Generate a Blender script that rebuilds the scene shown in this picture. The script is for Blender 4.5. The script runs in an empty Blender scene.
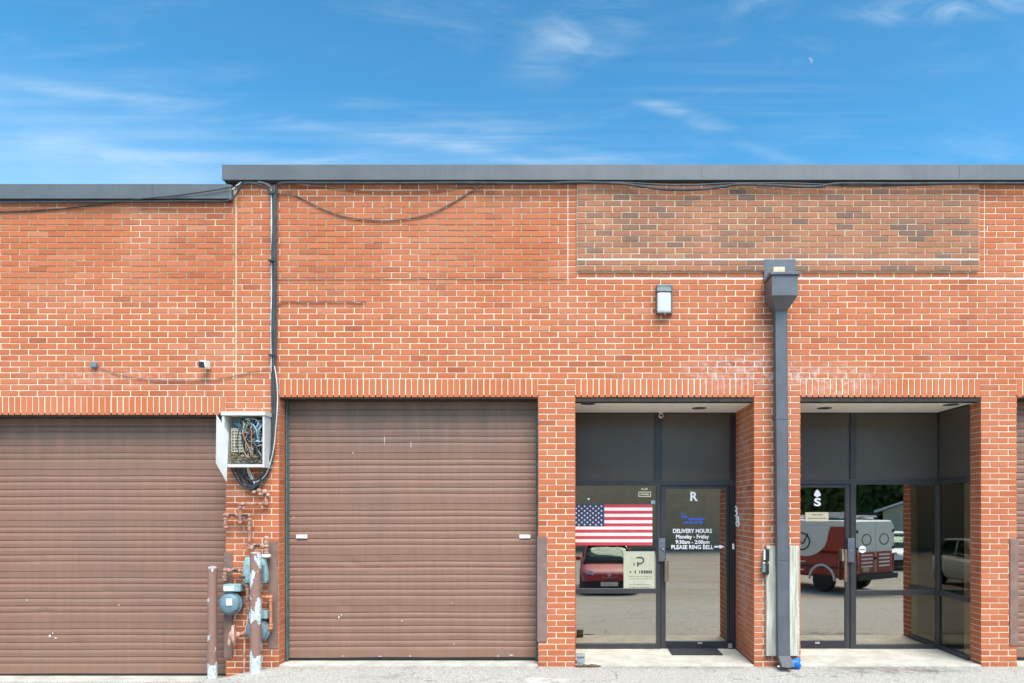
import bpy, bmesh, math, random
from mathutils import Vector, Matrix
random.seed(7)
R = math.radians
SC = bpy.context.scene
COL = SC.collection
F = 24 / 36 * 1024          # focal length in pixels
D = F / 90.0                # camera to wall
HC = 1.733                  # camera height
VX, VY = 577.0, 510.0       # vanishing point of the wall normal

def X(px, y=0.0): return (px - VX) * (D + y) / F
def Z(py, y=0.0): return HC + (VY - py) * (D + y) / F
def P(px, py, y=0.0): return Vector((X(px, y), y, Z(py, y)))

# ------------------------------------------------------------------ materials
def newmat(name):
    m = bpy.data.materials.new(name); m.use_nodes = True
    t = m.node_tree; t.nodes.clear()
    o = t.nodes.new('ShaderNodeOutputMaterial')
    b = t.nodes.new('ShaderNodeBsdfPrincipled')
    t.links.new(b.outputs[0], o.inputs[0])
    return m, t, b, o

def lin(t, a, b): t.links.new(a, b)
def nd(t, typ, **kw):
    n = t.nodes.new(typ)
    for k, v in kw.items(): setattr(n, k, v)
    return n
def mathn(t, op, a, b=None, c=None, clamp=False):
    n = nd(t, 'ShaderNodeMath', operation=op); n.use_clamp = clamp
    for i, v in enumerate((a, b, c)):
        if v is None: continue
        if isinstance(v, (int, float)): n.inputs[i].default_value = v
        else: lin(t, v, n.inputs[i])
    return n.outputs[0]
def mixc(t, fac, a, b, blend='MIX'):
    n = nd(t, 'ShaderNodeMix', data_type='RGBA', blend_type=blend)
    for sock, v in ((n.inputs['Factor'], fac), (n.inputs[6], a), (n.inputs[7], b)):
        if isinstance(v, (int, float)): sock.default_value = v
        elif isinstance(v, tuple): sock.default_value = (*v, 1) if len(v) == 3 else v
        else: lin(t, v, sock)
    return n.outputs[2]
def noise(t, scale, detail=4, rough=.6, vec=None, dist=0):
    n = nd(t, 'ShaderNodeTexNoise')
    n.inputs['Scale'].default_value = scale; n.inputs['Detail'].default_value = detail
    n.inputs['Roughness'].default_value = rough; n.inputs['Distortion'].default_value = dist
    if vec is not None: lin(t, vec, n.inputs['Vector'])
    return n.outputs['Fac']
def mrange(t, v, a, b, c=0.0, d=1.0, smooth=True):
    n = nd(t, 'ShaderNodeMapRange'); n.interpolation_type = 'SMOOTHSTEP' if smooth else 'LINEAR'
    lin(t, v, n.inputs[0])
    for i, x in enumerate((a, b, c, d)): n.inputs[i + 1].default_value = x
    return n.outputs[0]
def pos(t, scale=None):
    g = nd(t, 'ShaderNodeNewGeometry').outputs['Position']
    if scale is None: return g
    m = nd(t, 'ShaderNodeMapping'); m.inputs['Scale'].default_value = scale
    lin(t, g, m.inputs[0]); return m.outputs[0]
def blob(t, centre, radii, soft=.35):
    """1 inside an ellipsoid round a place in the world"""
    v = nd(t, 'ShaderNodeVectorMath', operation='SUBTRACT'); lin(t, pos(t), v.inputs[0]); v.inputs[1].default_value = centre
    w = nd(t, 'ShaderNodeVectorMath', operation='DIVIDE'); lin(t, v.outputs[0], w.inputs[0]); w.inputs[1].default_value = radii
    l = nd(t, 'ShaderNodeVectorMath', operation='LENGTH'); lin(t, w.outputs[0], l.inputs[0])
    return mrange(t, l.outputs['Value'], 1.0, soft)
def bump(t, b, h, strength=.3, dist=.01):
    n = nd(t, 'ShaderNodeBump'); n.inputs['Strength'].default_value = strength; n.inputs['Distance'].default_value = dist
    lin(t, h, n.inputs['Height']); lin(t, n.outputs[0], b.inputs['Normal'])

def pm(name, c1, c2=None, scale=6, rough=.6, metal=0, bmp=.1, bscale=60, lo=.35, hi=.65, stretch=None, spec=.4):
    m, t, b, o = newmat(name)
    c2 = c2 or tuple(x * .8 for x in c1)
    v = pos(t, stretch)
    f = mrange(t, noise(t, scale, 6, .65, v), lo, hi)
    lin(t, mixc(t, f, c1, c2), b.inputs['Base Color'])
    b.inputs['Roughness'].default_value = rough; b.inputs['Metallic'].default_value = metal
    b.inputs['Specular IOR Level'].default_value = spec
    if bmp: bump(t, b, noise(t, bscale, 5, .6, v), bmp, .004)
    return m

M = {}
def brick_material(name, stops, dirt=True):
    m, t, b, o = newmat(name)
    a = nd(t, 'ShaderNodeAttribute', attribute_name='tone')
    r = nd(t, 'ShaderNodeValToRGB'); r.color_ramp.interpolation = 'LINEAR'
    while len(r.color_ramp.elements) < len(stops): r.color_ramp.elements.new(.5)
    for e, (p, c) in zip(r.color_ramp.elements, stops): e.position = p; e.color = (*c, 1)
    lin(t, a.outputs['Fac'], r.inputs[0])
    c = r.outputs[0]
    n1 = noise(t, 38, 5, .7, pos(t))
    c = mixc(t, mrange(t, n1, .35, .75, 0, .3), c, (.33, .095, .045))
    n2 = noise(t, 75, 3, .7, pos(t))
    c = mixc(t, mrange(t, n2, .5, .75, 0, .5), c, (.52, .25, .14))
    # soot washed down from the coping
    s3 = nd(t, 'ShaderNodeSeparateXYZ'); lin(t, pos(t), s3.inputs[0])
    sm = mathn(t, 'MULTIPLY', mrange(t, s3.outputs['Z'], Z(262), Z(186)), mrange(t, noise(t, 3.2, 6, .65, pos(t, (2.2, 1, .28))), .44, .66))
    c = mixc(t, mathn(t, 'MULTIPLY', sm, .28), c, (.20, .10, .065))
    # broad weathering
    n3 = noise(t, .9, 4, .55, pos(t))
    c = mixc(t, mrange(t, n3, .42, .68, 0, .42), c, (.50, .20, .11))
    # soil splashed up from the ground
    gd = mathn(t, 'MULTIPLY', mrange(t, s3.outputs['Z'], .34, -.02), mrange(t, noise(t, 6, 6, .7, pos(t)), .36, .62))
    c = mixc(t, mathn(t, 'MULTIPLY', gd, .55), c, (.27, .085, .045))
    # dusty bloom left by water round the leader and on the reveal beside it
    e1 = mathn(t, 'ADD', blob(t, (X(745), 0, Z(372)), (.95, .3, .28)), blob(t, (X(835), 0, Z(380)), (.75, .3, .24)))
    e2 = mathn(t, 'MULTIPLY', blob(t, (X(754), .45, 1.75), (.12, .42, 1.7), .5), 1.0)
    e3 = blob(t, (X(110), 0, Z(378)), (1.3, .3, .16))
    e4 = mathn(t, 'MULTIPLY', blob(t, (X(770), .0, 1.0), (.2, .1, 1.3), .5), .5)
    e = mathn(t, 'ADD', mathn(t, 'ADD', e1, e2), mathn(t, 'ADD', mathn(t, 'MULTIPLY', e3, .6), e4))
    en = mrange(t, noise(t, 16, 6, .7, pos(t)), .44, .68)
    c = mixc(t, mathn(t, 'MULTIPLY', mathn(t, 'MULTIPLY', e, en), .62, clamp=True), c, (.58, .47, .42))
    lin(t, c, b.inputs['Base Color'])
    b.inputs['Roughness'].default_value = .9; b.inputs['Specular IOR Level'].default_value = .2
    bump(t, b, noise(t, 160, 5, .7, pos(t)), .5, .003)
    return m
M['brick'] = brick_material('brick', [(0, (.33, .085, .038)), (.2, (.42, .114, .046)), (.6, (.475, .134, .053)), (.85, (.50, .155, .066)), (1, (.50, .185, .098))])
M['panel_brick'] = brick_material('panel_brick', [(0, (.14, .095, .075)), (.14, (.22, .125, .085)), (.2, (.28, .125, .075)), (.5, (.33, .14, .078)), (.8, (.37, .16, .085)), (1, (.36, .185, .095))])

m, t, b, o = newmat('mortar')
sx = nd(t, 'ShaderNodeSeparateXYZ'); lin(t, pos(t), sx.inputs[0])
zz = sx.outputs['Z']
band = mathn(t, 'MULTIPLY', mrange(t, zz, Z(312), Z(275)), mrange(t, zz, Z(188), Z(214)))
band = mathn(t, 'MULTIPLY', band, mrange(t, sx.outputs['X'], X(575), X(545), .08, 1))
nz = mrange(t, noise(t, 1.3, 5, .6, pos(t)), .3, .55)
c = mixc(t, mrange(t, noise(t, 25, 5, .7, pos(t)), .3, .7), (.80, .69, .52), (.69, .58, .425))
c = mixc(t, mathn(t, 'MULTIPLY', mathn(t, 'MULTIPLY', band, nz), .85), c, (.30, .24, .155))
n5 = mrange(t, noise(t, 3.1, 5, .6, pos(t)), .56, .72)
c = mixc(t, mathn(t, 'MULTIPLY', n5, .3), c, (.38, .31, .22))
for (rz, rx0, rx1) in ((Z(278.2), X(572), X(1100)), (Z(260.2), X(577), X(978))):      # two repointed joints of fresh pale mortar
    k_ = mathn(t, 'MULTIPLY', mrange(t, mathn(t, 'ABSOLUTE', mathn(t, 'SUBTRACT', zz, rz)), .017, .012), mathn(t, 'MULTIPLY', mrange(t, sx.outputs['X'], rx0, rx0 + .05), mrange(t, sx.outputs['X'], rx1, rx1 - .05)))
    c = mixc(t, mathn(t, 'MULTIPLY', k_, mrange(t, noise(t, 9, 4, .6, pos(t)), .3, .5, .45, 1)), c, (.88, .82, .70))
e = mathn(t, 'ADD', blob(t, (X(745), 0, Z(372)), (.95, .3, .28)), blob(t, (X(754), .45, 1.75), (.12, .42, 1.7), .5), clamp=True)
c = mixc(t, mathn(t, 'MULTIPLY', e, .7), c, (.72, .68, .62))
lin(t, c, b.inputs['Base Color']); b.inputs['Roughness'].default_value = .95
b.inputs['Specular IOR Level'].default_value = .1
bump(t, b, noise(t, 220, 4, .7, pos(t)), .5, .003)
M['mortar'] = m

m, t, b, o = newmat('asphalt')
v = pos(t)
vo = nd(t, 'ShaderNodeTexVoronoi'); vo.inputs['Scale'].default_value = 95; lin(t, v, vo.inputs['Vector'])
sep = nd(t, 'ShaderNodeSeparateColor'); lin(t, vo.outputs['Color'], sep.inputs[0])
c = mixc(t, sep.outputs[0], (.45, .435, .385), (.345, .33, .29))
c = mixc(t, mrange(t, sep.outputs[1], .82, .9), c, (.24, .225, .20))
c = mixc(t, mrange(t, sep.outputs[2], .84, .92), c, (.64, .61, .54))
c = mixc(t, mrange(t, noise(t, 22, 5, .7, v), .5, .72, 0, .5), c, (.47, .45, .40))
c = mixc(t, mrange(t, noise(t, 1.1, 5, .6, v), .45, .7, 0, .4), c, (.37, .345, .295))
sy_ = nd(t, 'ShaderNodeSeparateXYZ'); lin(t, v, sy_.inputs[0]); nd_y = sy_.outputs['Y']
d1 = mathn(t, 'MULTIPLY', blob(t, (X(890), -.15, 0), (1.1, .28, .5), .2), mrange(t, noise(t, 7, 5, .7, v), .36, .6))
c = mixc(t, mathn(t, 'MULTIPLY', d1, .75), c, (.12, .10, .08))
d2 = mathn(t, 'MULTIPLY', blob(t, (X(690), -.04, 0), (1.2, .12, .5), .2), mrange(t, noise(t, 9, 5, .7, v), .4, .6))
c = mixc(t, mathn(t, 'MULTIPLY', d2, .5), c, (.17, .145, .11))
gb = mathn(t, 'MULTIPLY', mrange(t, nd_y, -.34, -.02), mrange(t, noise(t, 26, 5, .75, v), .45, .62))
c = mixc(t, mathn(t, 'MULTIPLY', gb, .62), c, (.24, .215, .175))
vc = nd(t, 'ShaderNodeTexVoronoi', feature='DISTANCE_TO_EDGE'); vc.inputs['Scale'].default_value = .8
wv = nd(t, 'ShaderNodeVectorMath', operation='ADD'); lin(t, v, wv.inputs[0]); nv = nd(t, 'ShaderNodeTexNoise'); nv.inputs['Scale'].default_value = 3; nv.inputs['Detail'].default_value = 6; lin(t, v, nv.inputs['Vector']); lin(t, nv.outputs['Color'], wv.inputs[1]); lin(t, wv.outputs[0], vc.inputs['Vector'])
c = mixc(t, mathn(t, 'MULTIPLY', mrange(t, vc.outputs['Distance'], .008, .002), .75), c, (.13, .12, .10))
oil = mathn(t, 'MULTIPLY', blob(t, (X(400), -.45, 0), (.5, .2, .5), .1), mrange(t, noise(t, 5, 5, .65, v), .42, .6))
c = mixc(t, mathn(t, 'MULTIPLY', oil, .45), c, (.17, .16, .145))
d3 = mathn(t, 'MULTIPLY', blob(t, (X(540), -.62, 0), (.5, .16, .5), .3), mrange(t, noise(t, 6, 4, .6, v), .42, .55))
c = mixc(t, mathn(t, 'MULTIPLY', d3, .7), c, (.62, .59, .54))
sxy = nd(t, 'ShaderNodeSeparateXYZ'); lin(t, v, sxy.inputs[0])
farm = mrange(t, sxy.outputs['Y'], -3.0, -7.0)
c = mixc(t, mathn(t, 'MULTIPLY', farm, mrange(t, noise(t, .5, 4, .6, pos(t, (.4, 2.5, 1))), .4, .62, .1, .7)), c, (.34, .29, .215))
lin(t, c, b.inputs['Base Color']); b.inputs['Roughness'].default_value = .92; b.inputs['Specular IOR Level'].default_value = .15
bump(t, b, vo.outputs['Distance'], .6, .006)
M['asphalt'] = m

M['concrete'] = pm('concrete', (.52, .495, .42), (.39, .37, .31), 4, .9, 0, .25, 90)
M['coping'] = pm('coping_metal', (.118, .123, .126), (.105, .11, .113), 2.2, .45, .1, .02, 30)
M['leader'] = pm('leader_metal', (.112, .117, .130), (.092, .097, .108), 6, .4, .1, .03, 40)
for k_ in ('coping', 'leader'):
    t = M[k_].node_tree; b = next(n for n in t.nodes if n.type == 'BSDF_PRINCIPLED'); src = b.inputs['Base Color'].links[0].from_socket
    st = mrange(t, noise(t, 6, 6, .7, pos(t, (3.5, 3.5, .35))), .46, .72)
    c = mixc(t, mathn(t, 'MULTIPLY', st, .13), src, (.22, .215, .20)); c = mixc(t, mathn(t, 'MULTIPLY', mrange(t, noise(t, 2.6, 5, .6, pos(t)), .5, .72), .3), c, (.075, .08, .088))
    lin(t, c, b.inputs['Base Color'])
M['drip_shade'] = pm('drip_shadow', (.03, .032, .035), None, 5, .5)  # near-black colour standing in for the shadow beneath the copings
M['steel_dark'] = pm('painted_steel_lintel', (.022, .018, .015), (.04, .03, .024), 12, .7)
M['seal'] = pm('rubber_seal', (.07, .12, .115), (.05, .085, .085), 9, .6)
M['frame'] = pm('bronze_frame', (.052, .050, .052), (.042, .041, .043), 3, .38, .2, .02)
M['frame_dark'] = pm('dark_frame', (.03, .032, .038), (.022, .024, .03), 3, .38, .2, .02)
M['transom'] = pm('opaque_panel', (.088, .073, .058), (.075, .062, .049), 1.5, .32, 0, .02)
M['soffit'] = pm('soffit_paint', (.88, .86, .76), (.84, .82, .72), 3, .8)
M['white'] = pm('white_paint', (.78, .77, .74), (.70, .69, .66), 8, .5)
M['vinyl'] = pm('white_vinyl', (.9, .87, .88), (.86, .83, .85), 8, .5, bmp=0)
M['blue_vinyl'] = pm('blue_vinyl', (.03, .10, .50), (.05, .07, .34), 8, .5, bmp=0)
M['flag_red'] = pm('flag_red', (.56, .065, .085), (.49, .05, .07), 8, .8)
M['flag_white'] = pm('flag_white', (.84, .76, .72), (.78, .70, .66), 8, .8)
M['flag_blue'] = pm('flag_blue', (.035, .062, .14), (.03, .05, .11), 8, .8)
M['paper'] = pm('poster_paper', (.47, .46, .34), (.40, .42, .30), 9, .7)
M['cream'] = pm('cream_paper', (.60, .53, .36), (.52, .46, .31), 9, .7)
M['ink'] = pm('ink', (.07, .07, .06), None, 9, .7)
M['faint_ink'] = pm('faint_ink', (.25, .23, .17), None, 9, .7)
M['handle'] = pm('bronze_handle', (.27, .19, .14), (.20, .14, .10), 20, .35, .6)
M['lock'] = pm('lock_metal', (.16, .17, .19), (.12, .13, .15), 20, .4, .5)
M['silver'] = pm('bright_metal', (.6, .6, .6), None, 20, .3, .8)
M['wood'] = pm('weathered_wood', (.58, .56, .46), (.36, .345, .27), 5, .9, 0, .5, 40, .38, .62, (9, 9, .55))
M['guard'] = pm('brown_steel', (.235, .148, .118), (.18, .11, .088), 7, .6)
M['black'] = pm('black_plastic', (.02, .02, .022), None, 9, .45)
M['cable'] = pm('black_cable', (.025, .030, .034), (.05, .06, .062), 9, .55)
M['teal_cable'] = pm('teal_cable', (.026, .046, .052), (.045, .07, .075), 9, .55)
M['pale_cable'] = pm('pale_cable', (.62, .60, .55), None, 9, .6)
M['brown_cable'] = pm('brown_cable', (.19, .125, .10), None, 9, .6)
M['tan_cable'] = pm('tan_cable', (.42, .33, .20), (.25, .18, .09), 30, .6)
M['boxgrey'] = pm('box_enamel', (.60, .585, .55), (.52, .51, .475), 6, .5)
M['boxin'] = pm('box_inside', (.20, .23, .24), (.28, .30, .29), 14, .6)
M['block'] = pm('terminal_block', (.50, .47, .34), (.22, .21, .16), 60, .6, 0, .3, 80, .5, .6)
M['nest'] = pm('straw_nest', (.34, .24, .10), (.14, .09, .04), 60, .9, 0, .6, 90)
M['rust'] = pm('rusty_pipe', (.46, .25, .185), (.20, .095, .065), 24, .85, 0, .5, 70)
M['rust_pale'] = pm('pale_rusty_pipe', (.56, .36, .28), (.32, .17, .12), 24, .85, 0, .4, 70)
M['orange_rust'] = pm('orange_rusty_pipe', (.55, .22, .11), (.40, .14, .07), 20, .8, 0, .3, 70)
M['meter'] = pm('meter_paint', (.155, .24, .27), (.11, .175, .20), 14, .5, 0, .1)
M['meter_pale'] = pm('pale_meter_paint', (.30, .42, .42), (.18, .31, .32), 26, .5, 0, .1)
M['meter_glass'] = pm('meter_dial', (.66, .66, .63), (.55, .56, .55), 30, .3)
M['lamp_grey'] = pm('lamp_housing', (.085, .125, .125), (.065, .095, .10), 10, .5)
M['lamp_lens'] = pm('lamp_lens', (.52, .515, .48), (.45, .46, .44), 12, .35, bmp=.2, bscale=25)
M['blue'] = pm('blue_plastic', (.01, .21, .72), (.01, .12, .5), 12, .35)
M['stone'] = pm('grey_cast_block', (.27, .31, .33), (.19, .22, .235), 20, .75, 0, .5, 60)
M['twig'] = pm('dead_leaf_litter', (.10, .07, .04), (.16, .12, .07), 30, .9)
M['mat'] = pm('mat_rubber', (.022, .024, .028), (.03, .033, .038), 40, .9, 0, .8, 220)
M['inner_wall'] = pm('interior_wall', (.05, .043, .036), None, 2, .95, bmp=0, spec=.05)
M['roof'] = pm('roof_membrane', (.22, .22, .215), None, 2, .9)
M['blind'] = pm('interior_blind', (.30, .25, .19), None, 3, .8)

# doors: brown enamel with streaks running down and grime along the bottom
m, t, b, o = newmat('door_enamel')
st = noise(t, 5, 5, .7, pos(t, (3.0, 1, .25)))
c = mixc(t, mrange(t, st, .35, .7), (.238, .130, .090), (.215, .117, .080))
c = mixc(t, mrange(t, noise(t, 14, 4, .7, pos(t, (2.5, 1, .10))), .60, .78, 0, .18), c, (.36, .25, .20))
c = mixc(t, mrange(t, noise(t, 1.6, 4, .6, pos(t)), .5, .75, 0, .3), c, (.18, .105, .078))
sz = nd(t, 'ShaderNodeSeparateXYZ'); lin(t, pos(t), sz.inputs[0])
low = mathn(t, 'MULTIPLY', mrange(t, sz.outputs['Z'], .42, .0), mrange(t, noise(t, 5, 6, .7, pos(t, (1, 1, .7))), .47, .62))
c = mixc(t, mathn(t, 'MULTIPLY', low, .55), c, (.20, .13, .09))
top_shade_grime = mathn(t, 'MULTIPLY', mrange(t, sz.outputs['Z'], Z(480), Z(410)), mrange(t, noise(t, 3.5, 5, .6, pos(t, (2.6, 1, .35))), .25, .6))  # recess shade under the lintel, mixed with grime, painted into the upper door
c = mixc(t, mathn(t, 'MULTIPLY', top_shade_grime, .6), c, (.115, .085, .064))
sp_ = mrange(t, noise(t, 42, 4, .6, pos(t)), .69, .74)
c = mixc(t, mathn(t, 'MULTIPLY', sp_, .5), c, (.12, .075, .055))
lin(t, c, b.inputs['Base Color']); b.inputs['Roughness'].default_value = .55; b.inputs['Specular IOR Level'].default_value = .35
bump(t, b, noise(t, 2.2, 3, .5, pos(t, (1, 1, 2.4))), .35, .012)
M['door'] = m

# flaking post paint: brown over pale blue
def flake(name, over, under, scale, lo, hi, zb):
    m, t, b, o = newmat(name)
    s = nd(t, 'ShaderNodeSeparateXYZ'); lin(t, pos(t), s.inputs[0])
    low = mrange(t, s.outputs['Z'], zb + .25, zb + .08, 0, .35)
    n = mathn(t, 'ADD', noise(t, scale, 5, .55, pos(t, (1, 1, .55))), low)
    f = mrange(t, n, lo, hi)
    under_c = mixc(t, mrange(t, noise(t, 40, 4, .6, pos(t)), .4, .6), under, (.66, .66, .62))
    over_c = mixc(t, noise(t, 30, 5, .7, pos(t)), over, tuple(x * .62 for x in over))
    lin(t, mixc(t, f, over_c, under_c), b.inputs['Base Color']); b.inputs['Roughness'].default_value = .75
    bump(t, b, f, .4, .004)
    return m
M['post_a'] = flake('post_paint_brown', (.30, .165, .125), (.30, .40, .44), 13, .615, .63, Z(678, -.12))
M['post_b'] = flake('post_paint_flaking', (.30, .165, .125), (.33, .43, .47), 12, .52, .535, Z(674, -.24))
M['post_cap'] = pm('post_cap_concrete', (.42, .40, .34), (.30, .27, .22), 25, .9)

# glass: tinted reflective film
def glassmat(name, refl, tint, fac):
    m = bpy.data.materials.new(name); m.use_nodes = True; t = m.node_tree; t.nodes.clear()
    o = nd(t, 'ShaderNodeOutputMaterial')
    g = nd(t, 'ShaderNodeBsdfGlossy'); g.inputs['Color'].default_value = (*refl, 1); g.inputs['Roughness'].default_value = 0.0
    tr = nd(t, 'ShaderNodeBsdfTransparent'); tr.inputs['Color'].default_value = (*tint, 1)
    fr = nd(t, 'ShaderNodeFresnel'); fr.inputs['IOR'].default_value = 1.5
    f = mathn(t, 'ADD', fr.outputs[0], fac, clamp=True)
    mx = nd(t, 'ShaderNodeMixShader'); lin(t, f, mx.inputs[0]); lin(t, tr.outputs[0], mx.inputs[1]); lin(t, g.outputs[0], mx.inputs[2])
    bp = nd(t, 'ShaderNodeBump'); bp.inputs['Strength'].default_value = .016; bp.inputs['Distance'].default_value = .01
    lin(t, noise(t, .9, 2, .5, pos(t)), bp.inputs['Height']); lin(t, bp.outputs[0], g.inputs['Normal'])
    lin(t, mx.outputs[0], o.inputs[0]); return m
M['glass'] = glassmat('tinted_glass', (1, .95, .86), (.66, .63, .56), .36)
M['side_glass'] = glassmat('dark_side_glass', (1, .93, .82), (.5, .47, .42), .07)
M['car_glass'] = glassmat('car_glass', (.45, .6, .56), (.35, .5, .46), .04)

# ------------------------------------------------------------------ mesh builder
class MB:
    def __init__(s): s.v = []; s.f = []; s.mi = []; s.tone = []; s.mats = []; s.sm = []
    def slot(s, m):
        if m not in s.mats: s.mats.append(m)
        return s.mats.index(m)
    def face(s, idx, m, tone=.5, smooth=False):
        s.f.append(idx); s.mi.append(s.slot(m)); s.tone.append(tone); s.sm.append(smooth)
    def quad(s, pts, m, tone=.5):
        i = len(s.v); s.v += [Vector(p) for p in pts]; s.face(list(range(i, i + len(pts))), m, tone)
    def box(s, x0, x1, y0, y1, z0, z1, m, tone=.5):
        i = len(s.v)
        s.v += [Vector(p) for p in ((x0,y0,z0),(x1,y0,z0),(x1,y1,z0),(x0,y1,z0),(x0,y0,z1),(x1,y0,z1),(x1,y1,z1),(x0,y1,z1))]
        for q in ((0,1,5,4),(1,2,6,5),(2,3,7,6),(3,0,4,7),(4,5,6,7),(3,2,1,0)):
            s.face([i + k for k in q], m, tone)
    def hexa(s, pts, m):
        """8 points: bottom ring 4, top ring 4"""
        i = len(s.v); s.v += [Vector(p) for p in pts]
        for q in ((0,1,5,4),(1,2,6,5),(2,3,7,6),(3,0,4,7),(4,5,6,7),(3,2,1,0)):
            s.face([i + k for k in q], m)
    def ring_loft(s, rings, m, cap0=True, cap1=True, smooth=True, closed=True):
        i = len(s.v); n = len(rings[0])
        for r in rings: s.v += [Vector(p) for p in r]
        for a in range(len(rings) - 1):
            for k in range(n if closed else n - 1):
                k2 = (k + 1) % n
                s.face([i + a*n + k, i + a*n + k2, i + (a+1)*n + k2, i + (a+1)*n + k], m, .5, smooth)
        if cap0: s.face([i + k for k in range(n)][::-1], m)
        if cap1: s.face([i + (len(rings)-1)*n + k for k in range(n)], m)
    def lathe(s, prof, origin, axis, m, n=24):
        """prof = list of (radius, distance along axis)"""
        ax = Vector(axis).normalized(); u = ax.orthogonal().normalized(); w = ax.cross(u); o = Vector(origin)
        rings = [[o + ax*d + (u*math.cos(2*math.pi*k/n) + w*math.sin(2*math.pi*k/n))*max(r, 1e-4) for k in range(n)] for r, d in prof]
        s.ring_loft(rings, m)
    def cyl(s, p0, p1, r, m, n=16, r1=None):
        p0 = Vector(p0); p1 = Vector(p1)
        s.lathe([(r, 0), (r if r1 is None else r1, (p1-p0).length)], p0, p1 - p0, m, n)
    def tube(s, pts, r, m, n=8, smooth=4):
        pts = [Vector(p) for p in pts]
        if smooth and len(pts) > 2:
            q = []
            for i in range(len(pts) - 1):
                p0 = pts[max(i-1, 0)]; p1 = pts[i]; p2 = pts[i+1]; p3 = pts[min(i+2, len(pts)-1)]
                for k in range(smooth):
                    u = k / smooth
                    q.append(.5*((2*p1) + (p2-p0)*u + (2*p0-5*p1+4*p2-p3)*u*u + (3*p1-p0-3*p2+p3)*u**3))
            q.append(pts[-1]); pts = q
        rings = []; ref = None
        for i, p in enumerate(pts):
            d = (pts[min(i+1, len(pts)-1)] - pts[max(i-1, 0)])
            if d.length < 1e-9: d = Vector((0, 0, 1))
            d.normalize()
            if ref is None: ref = d.orthogonal().normalized()
            ref = (ref - d*ref.dot(d)); ref = ref.normalized() if ref.length > 1e-6 else d.orthogonal().normalized()
            w = d.cross(ref)
            rings.append([p + (ref*math.cos(2*math.pi*k/n) + w*math.sin(2*math.pi*k/n))*r for k in range(n)])
        s.ring_loft(rings, m)
    def prism(s, poly, y0, y1, m):
        """polygon of (x, z) given anticlockwise seen from -y, extruded in y"""
        s.ring_loft([[(x, y0, z) for x, z in poly], [(x, y1, z) for x, z in poly]], m, smooth=False)
    def ball(s, c, r, m, n=14, sc=(1, 1, 1)):
        c = Vector(c); rings = []
        for a in range(1, n):
            th = math.pi*a/n
            rings.append([c + Vector((math.sin(th)*math.cos(2*math.pi*k/(n*2))*r*sc[0], math.sin(th)*math.sin(2*math.pi*k/(n*2))*r*sc[1], -math.cos(th)*r*sc[2])) for k in range(n*2)])
        s.ring_loft(rings, m)
    def build(s, name, parent=None, bevel=0, fixn=True):
        me = bpy.data.meshes.new(name)
        off = Vector((0, 0, 0)); p = parent
        while p is not None: off += p.location; p = p.parent
        me.from_pydata([v - off for v in s.v], [], s.f)
        for mm in s.mats: me.materials.append(mm)
        me.polygons.foreach_set('material_index', s.mi)
        me.polygons.foreach_set('use_smooth', s.sm)
        a = me.attributes.new('tone', 'FLOAT', 'FACE'); a.data.foreach_set('value', s.tone)
        if fixn or bevel:
            bm = bmesh.new(); bm.from_mesh(me)
            if bevel: bmesh.ops.bevel(bm, geom=bm.edges[:], offset=bevel, segments=2, affect='EDGES', clamp_overlap=True, profile=.6)
            if fixn: bmesh.ops.recalc_face_normals(bm, faces=bm.faces[:])
            bm.to_mesh(me); bm.free()
        if any(s.sm): me.set_sharp_from_angle(angle=R(40))
        ob = bpy.data.objects.new(name, me); COL.objects.link(ob)
        if parent is not None: ob.parent = parent
        return ob

def tag(o, label=None, cat=None, group=None, kind=None):
    if label: o['label'] = label
    if cat: o['category'] = cat
    if group: o['group'] = group
    if kind: o['kind'] = kind
    return o
def thing(name, loc, label, cat, group=None):
    o = bpy.data.objects.new(name, None); o.location = loc; o.empty_display_size = .2; COL.objects.link(o)
    return tag(o, label, cat, group)

_dg = None
def text_into(mb, s, px0, px1, py0, py1, y, m, bold=.03, thick=.0015, plane=None):
    """lettering fitted to a box on a wall or pane, as raised flat letters"""
    cu = bpy.data.curves.new('t', 'FONT'); cu.body = s; cu.offset = bold * .5; cu.resolution_u = 3
    ob = bpy.data.objects.new('t', cu); COL.objects.link(ob)
    bpy.context.view_layer.update()
    me = bpy.data.meshes.new_from_object(ob.evaluated_get(bpy.context.evaluated_depsgraph_get()))
    xs = [v.co.x for v in me.vertices]; ys = [v.co.y for v in me.vertices]
    x0, x1, z0, z1 = min(xs), max(xs), min(ys), max(ys)
    if plane is None:
        ax0, ax1, az0, az1 = X(px0, y), X(px1, y), Z(py1, y), Z(py0, y)
        f = lambda u, w: (ax0 + u*(ax1-ax0), y, az0 + w*(az1-az0))
    else: f = plane
    i = len(mb.v)
    for v in me.vertices: mb.v.append(Vector(f((v.co.x-x0)/(x1-x0), (v.co.y-z0)/(z1-z0))))
    for p in me.polygons: mb.face([i + k for k in p.vertices], m)
    COL.objects.unlink(ob); bpy.data.objects.remove(ob); bpy.data.curves.remove(cu); bpy.data.meshes.remove(me)

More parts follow.
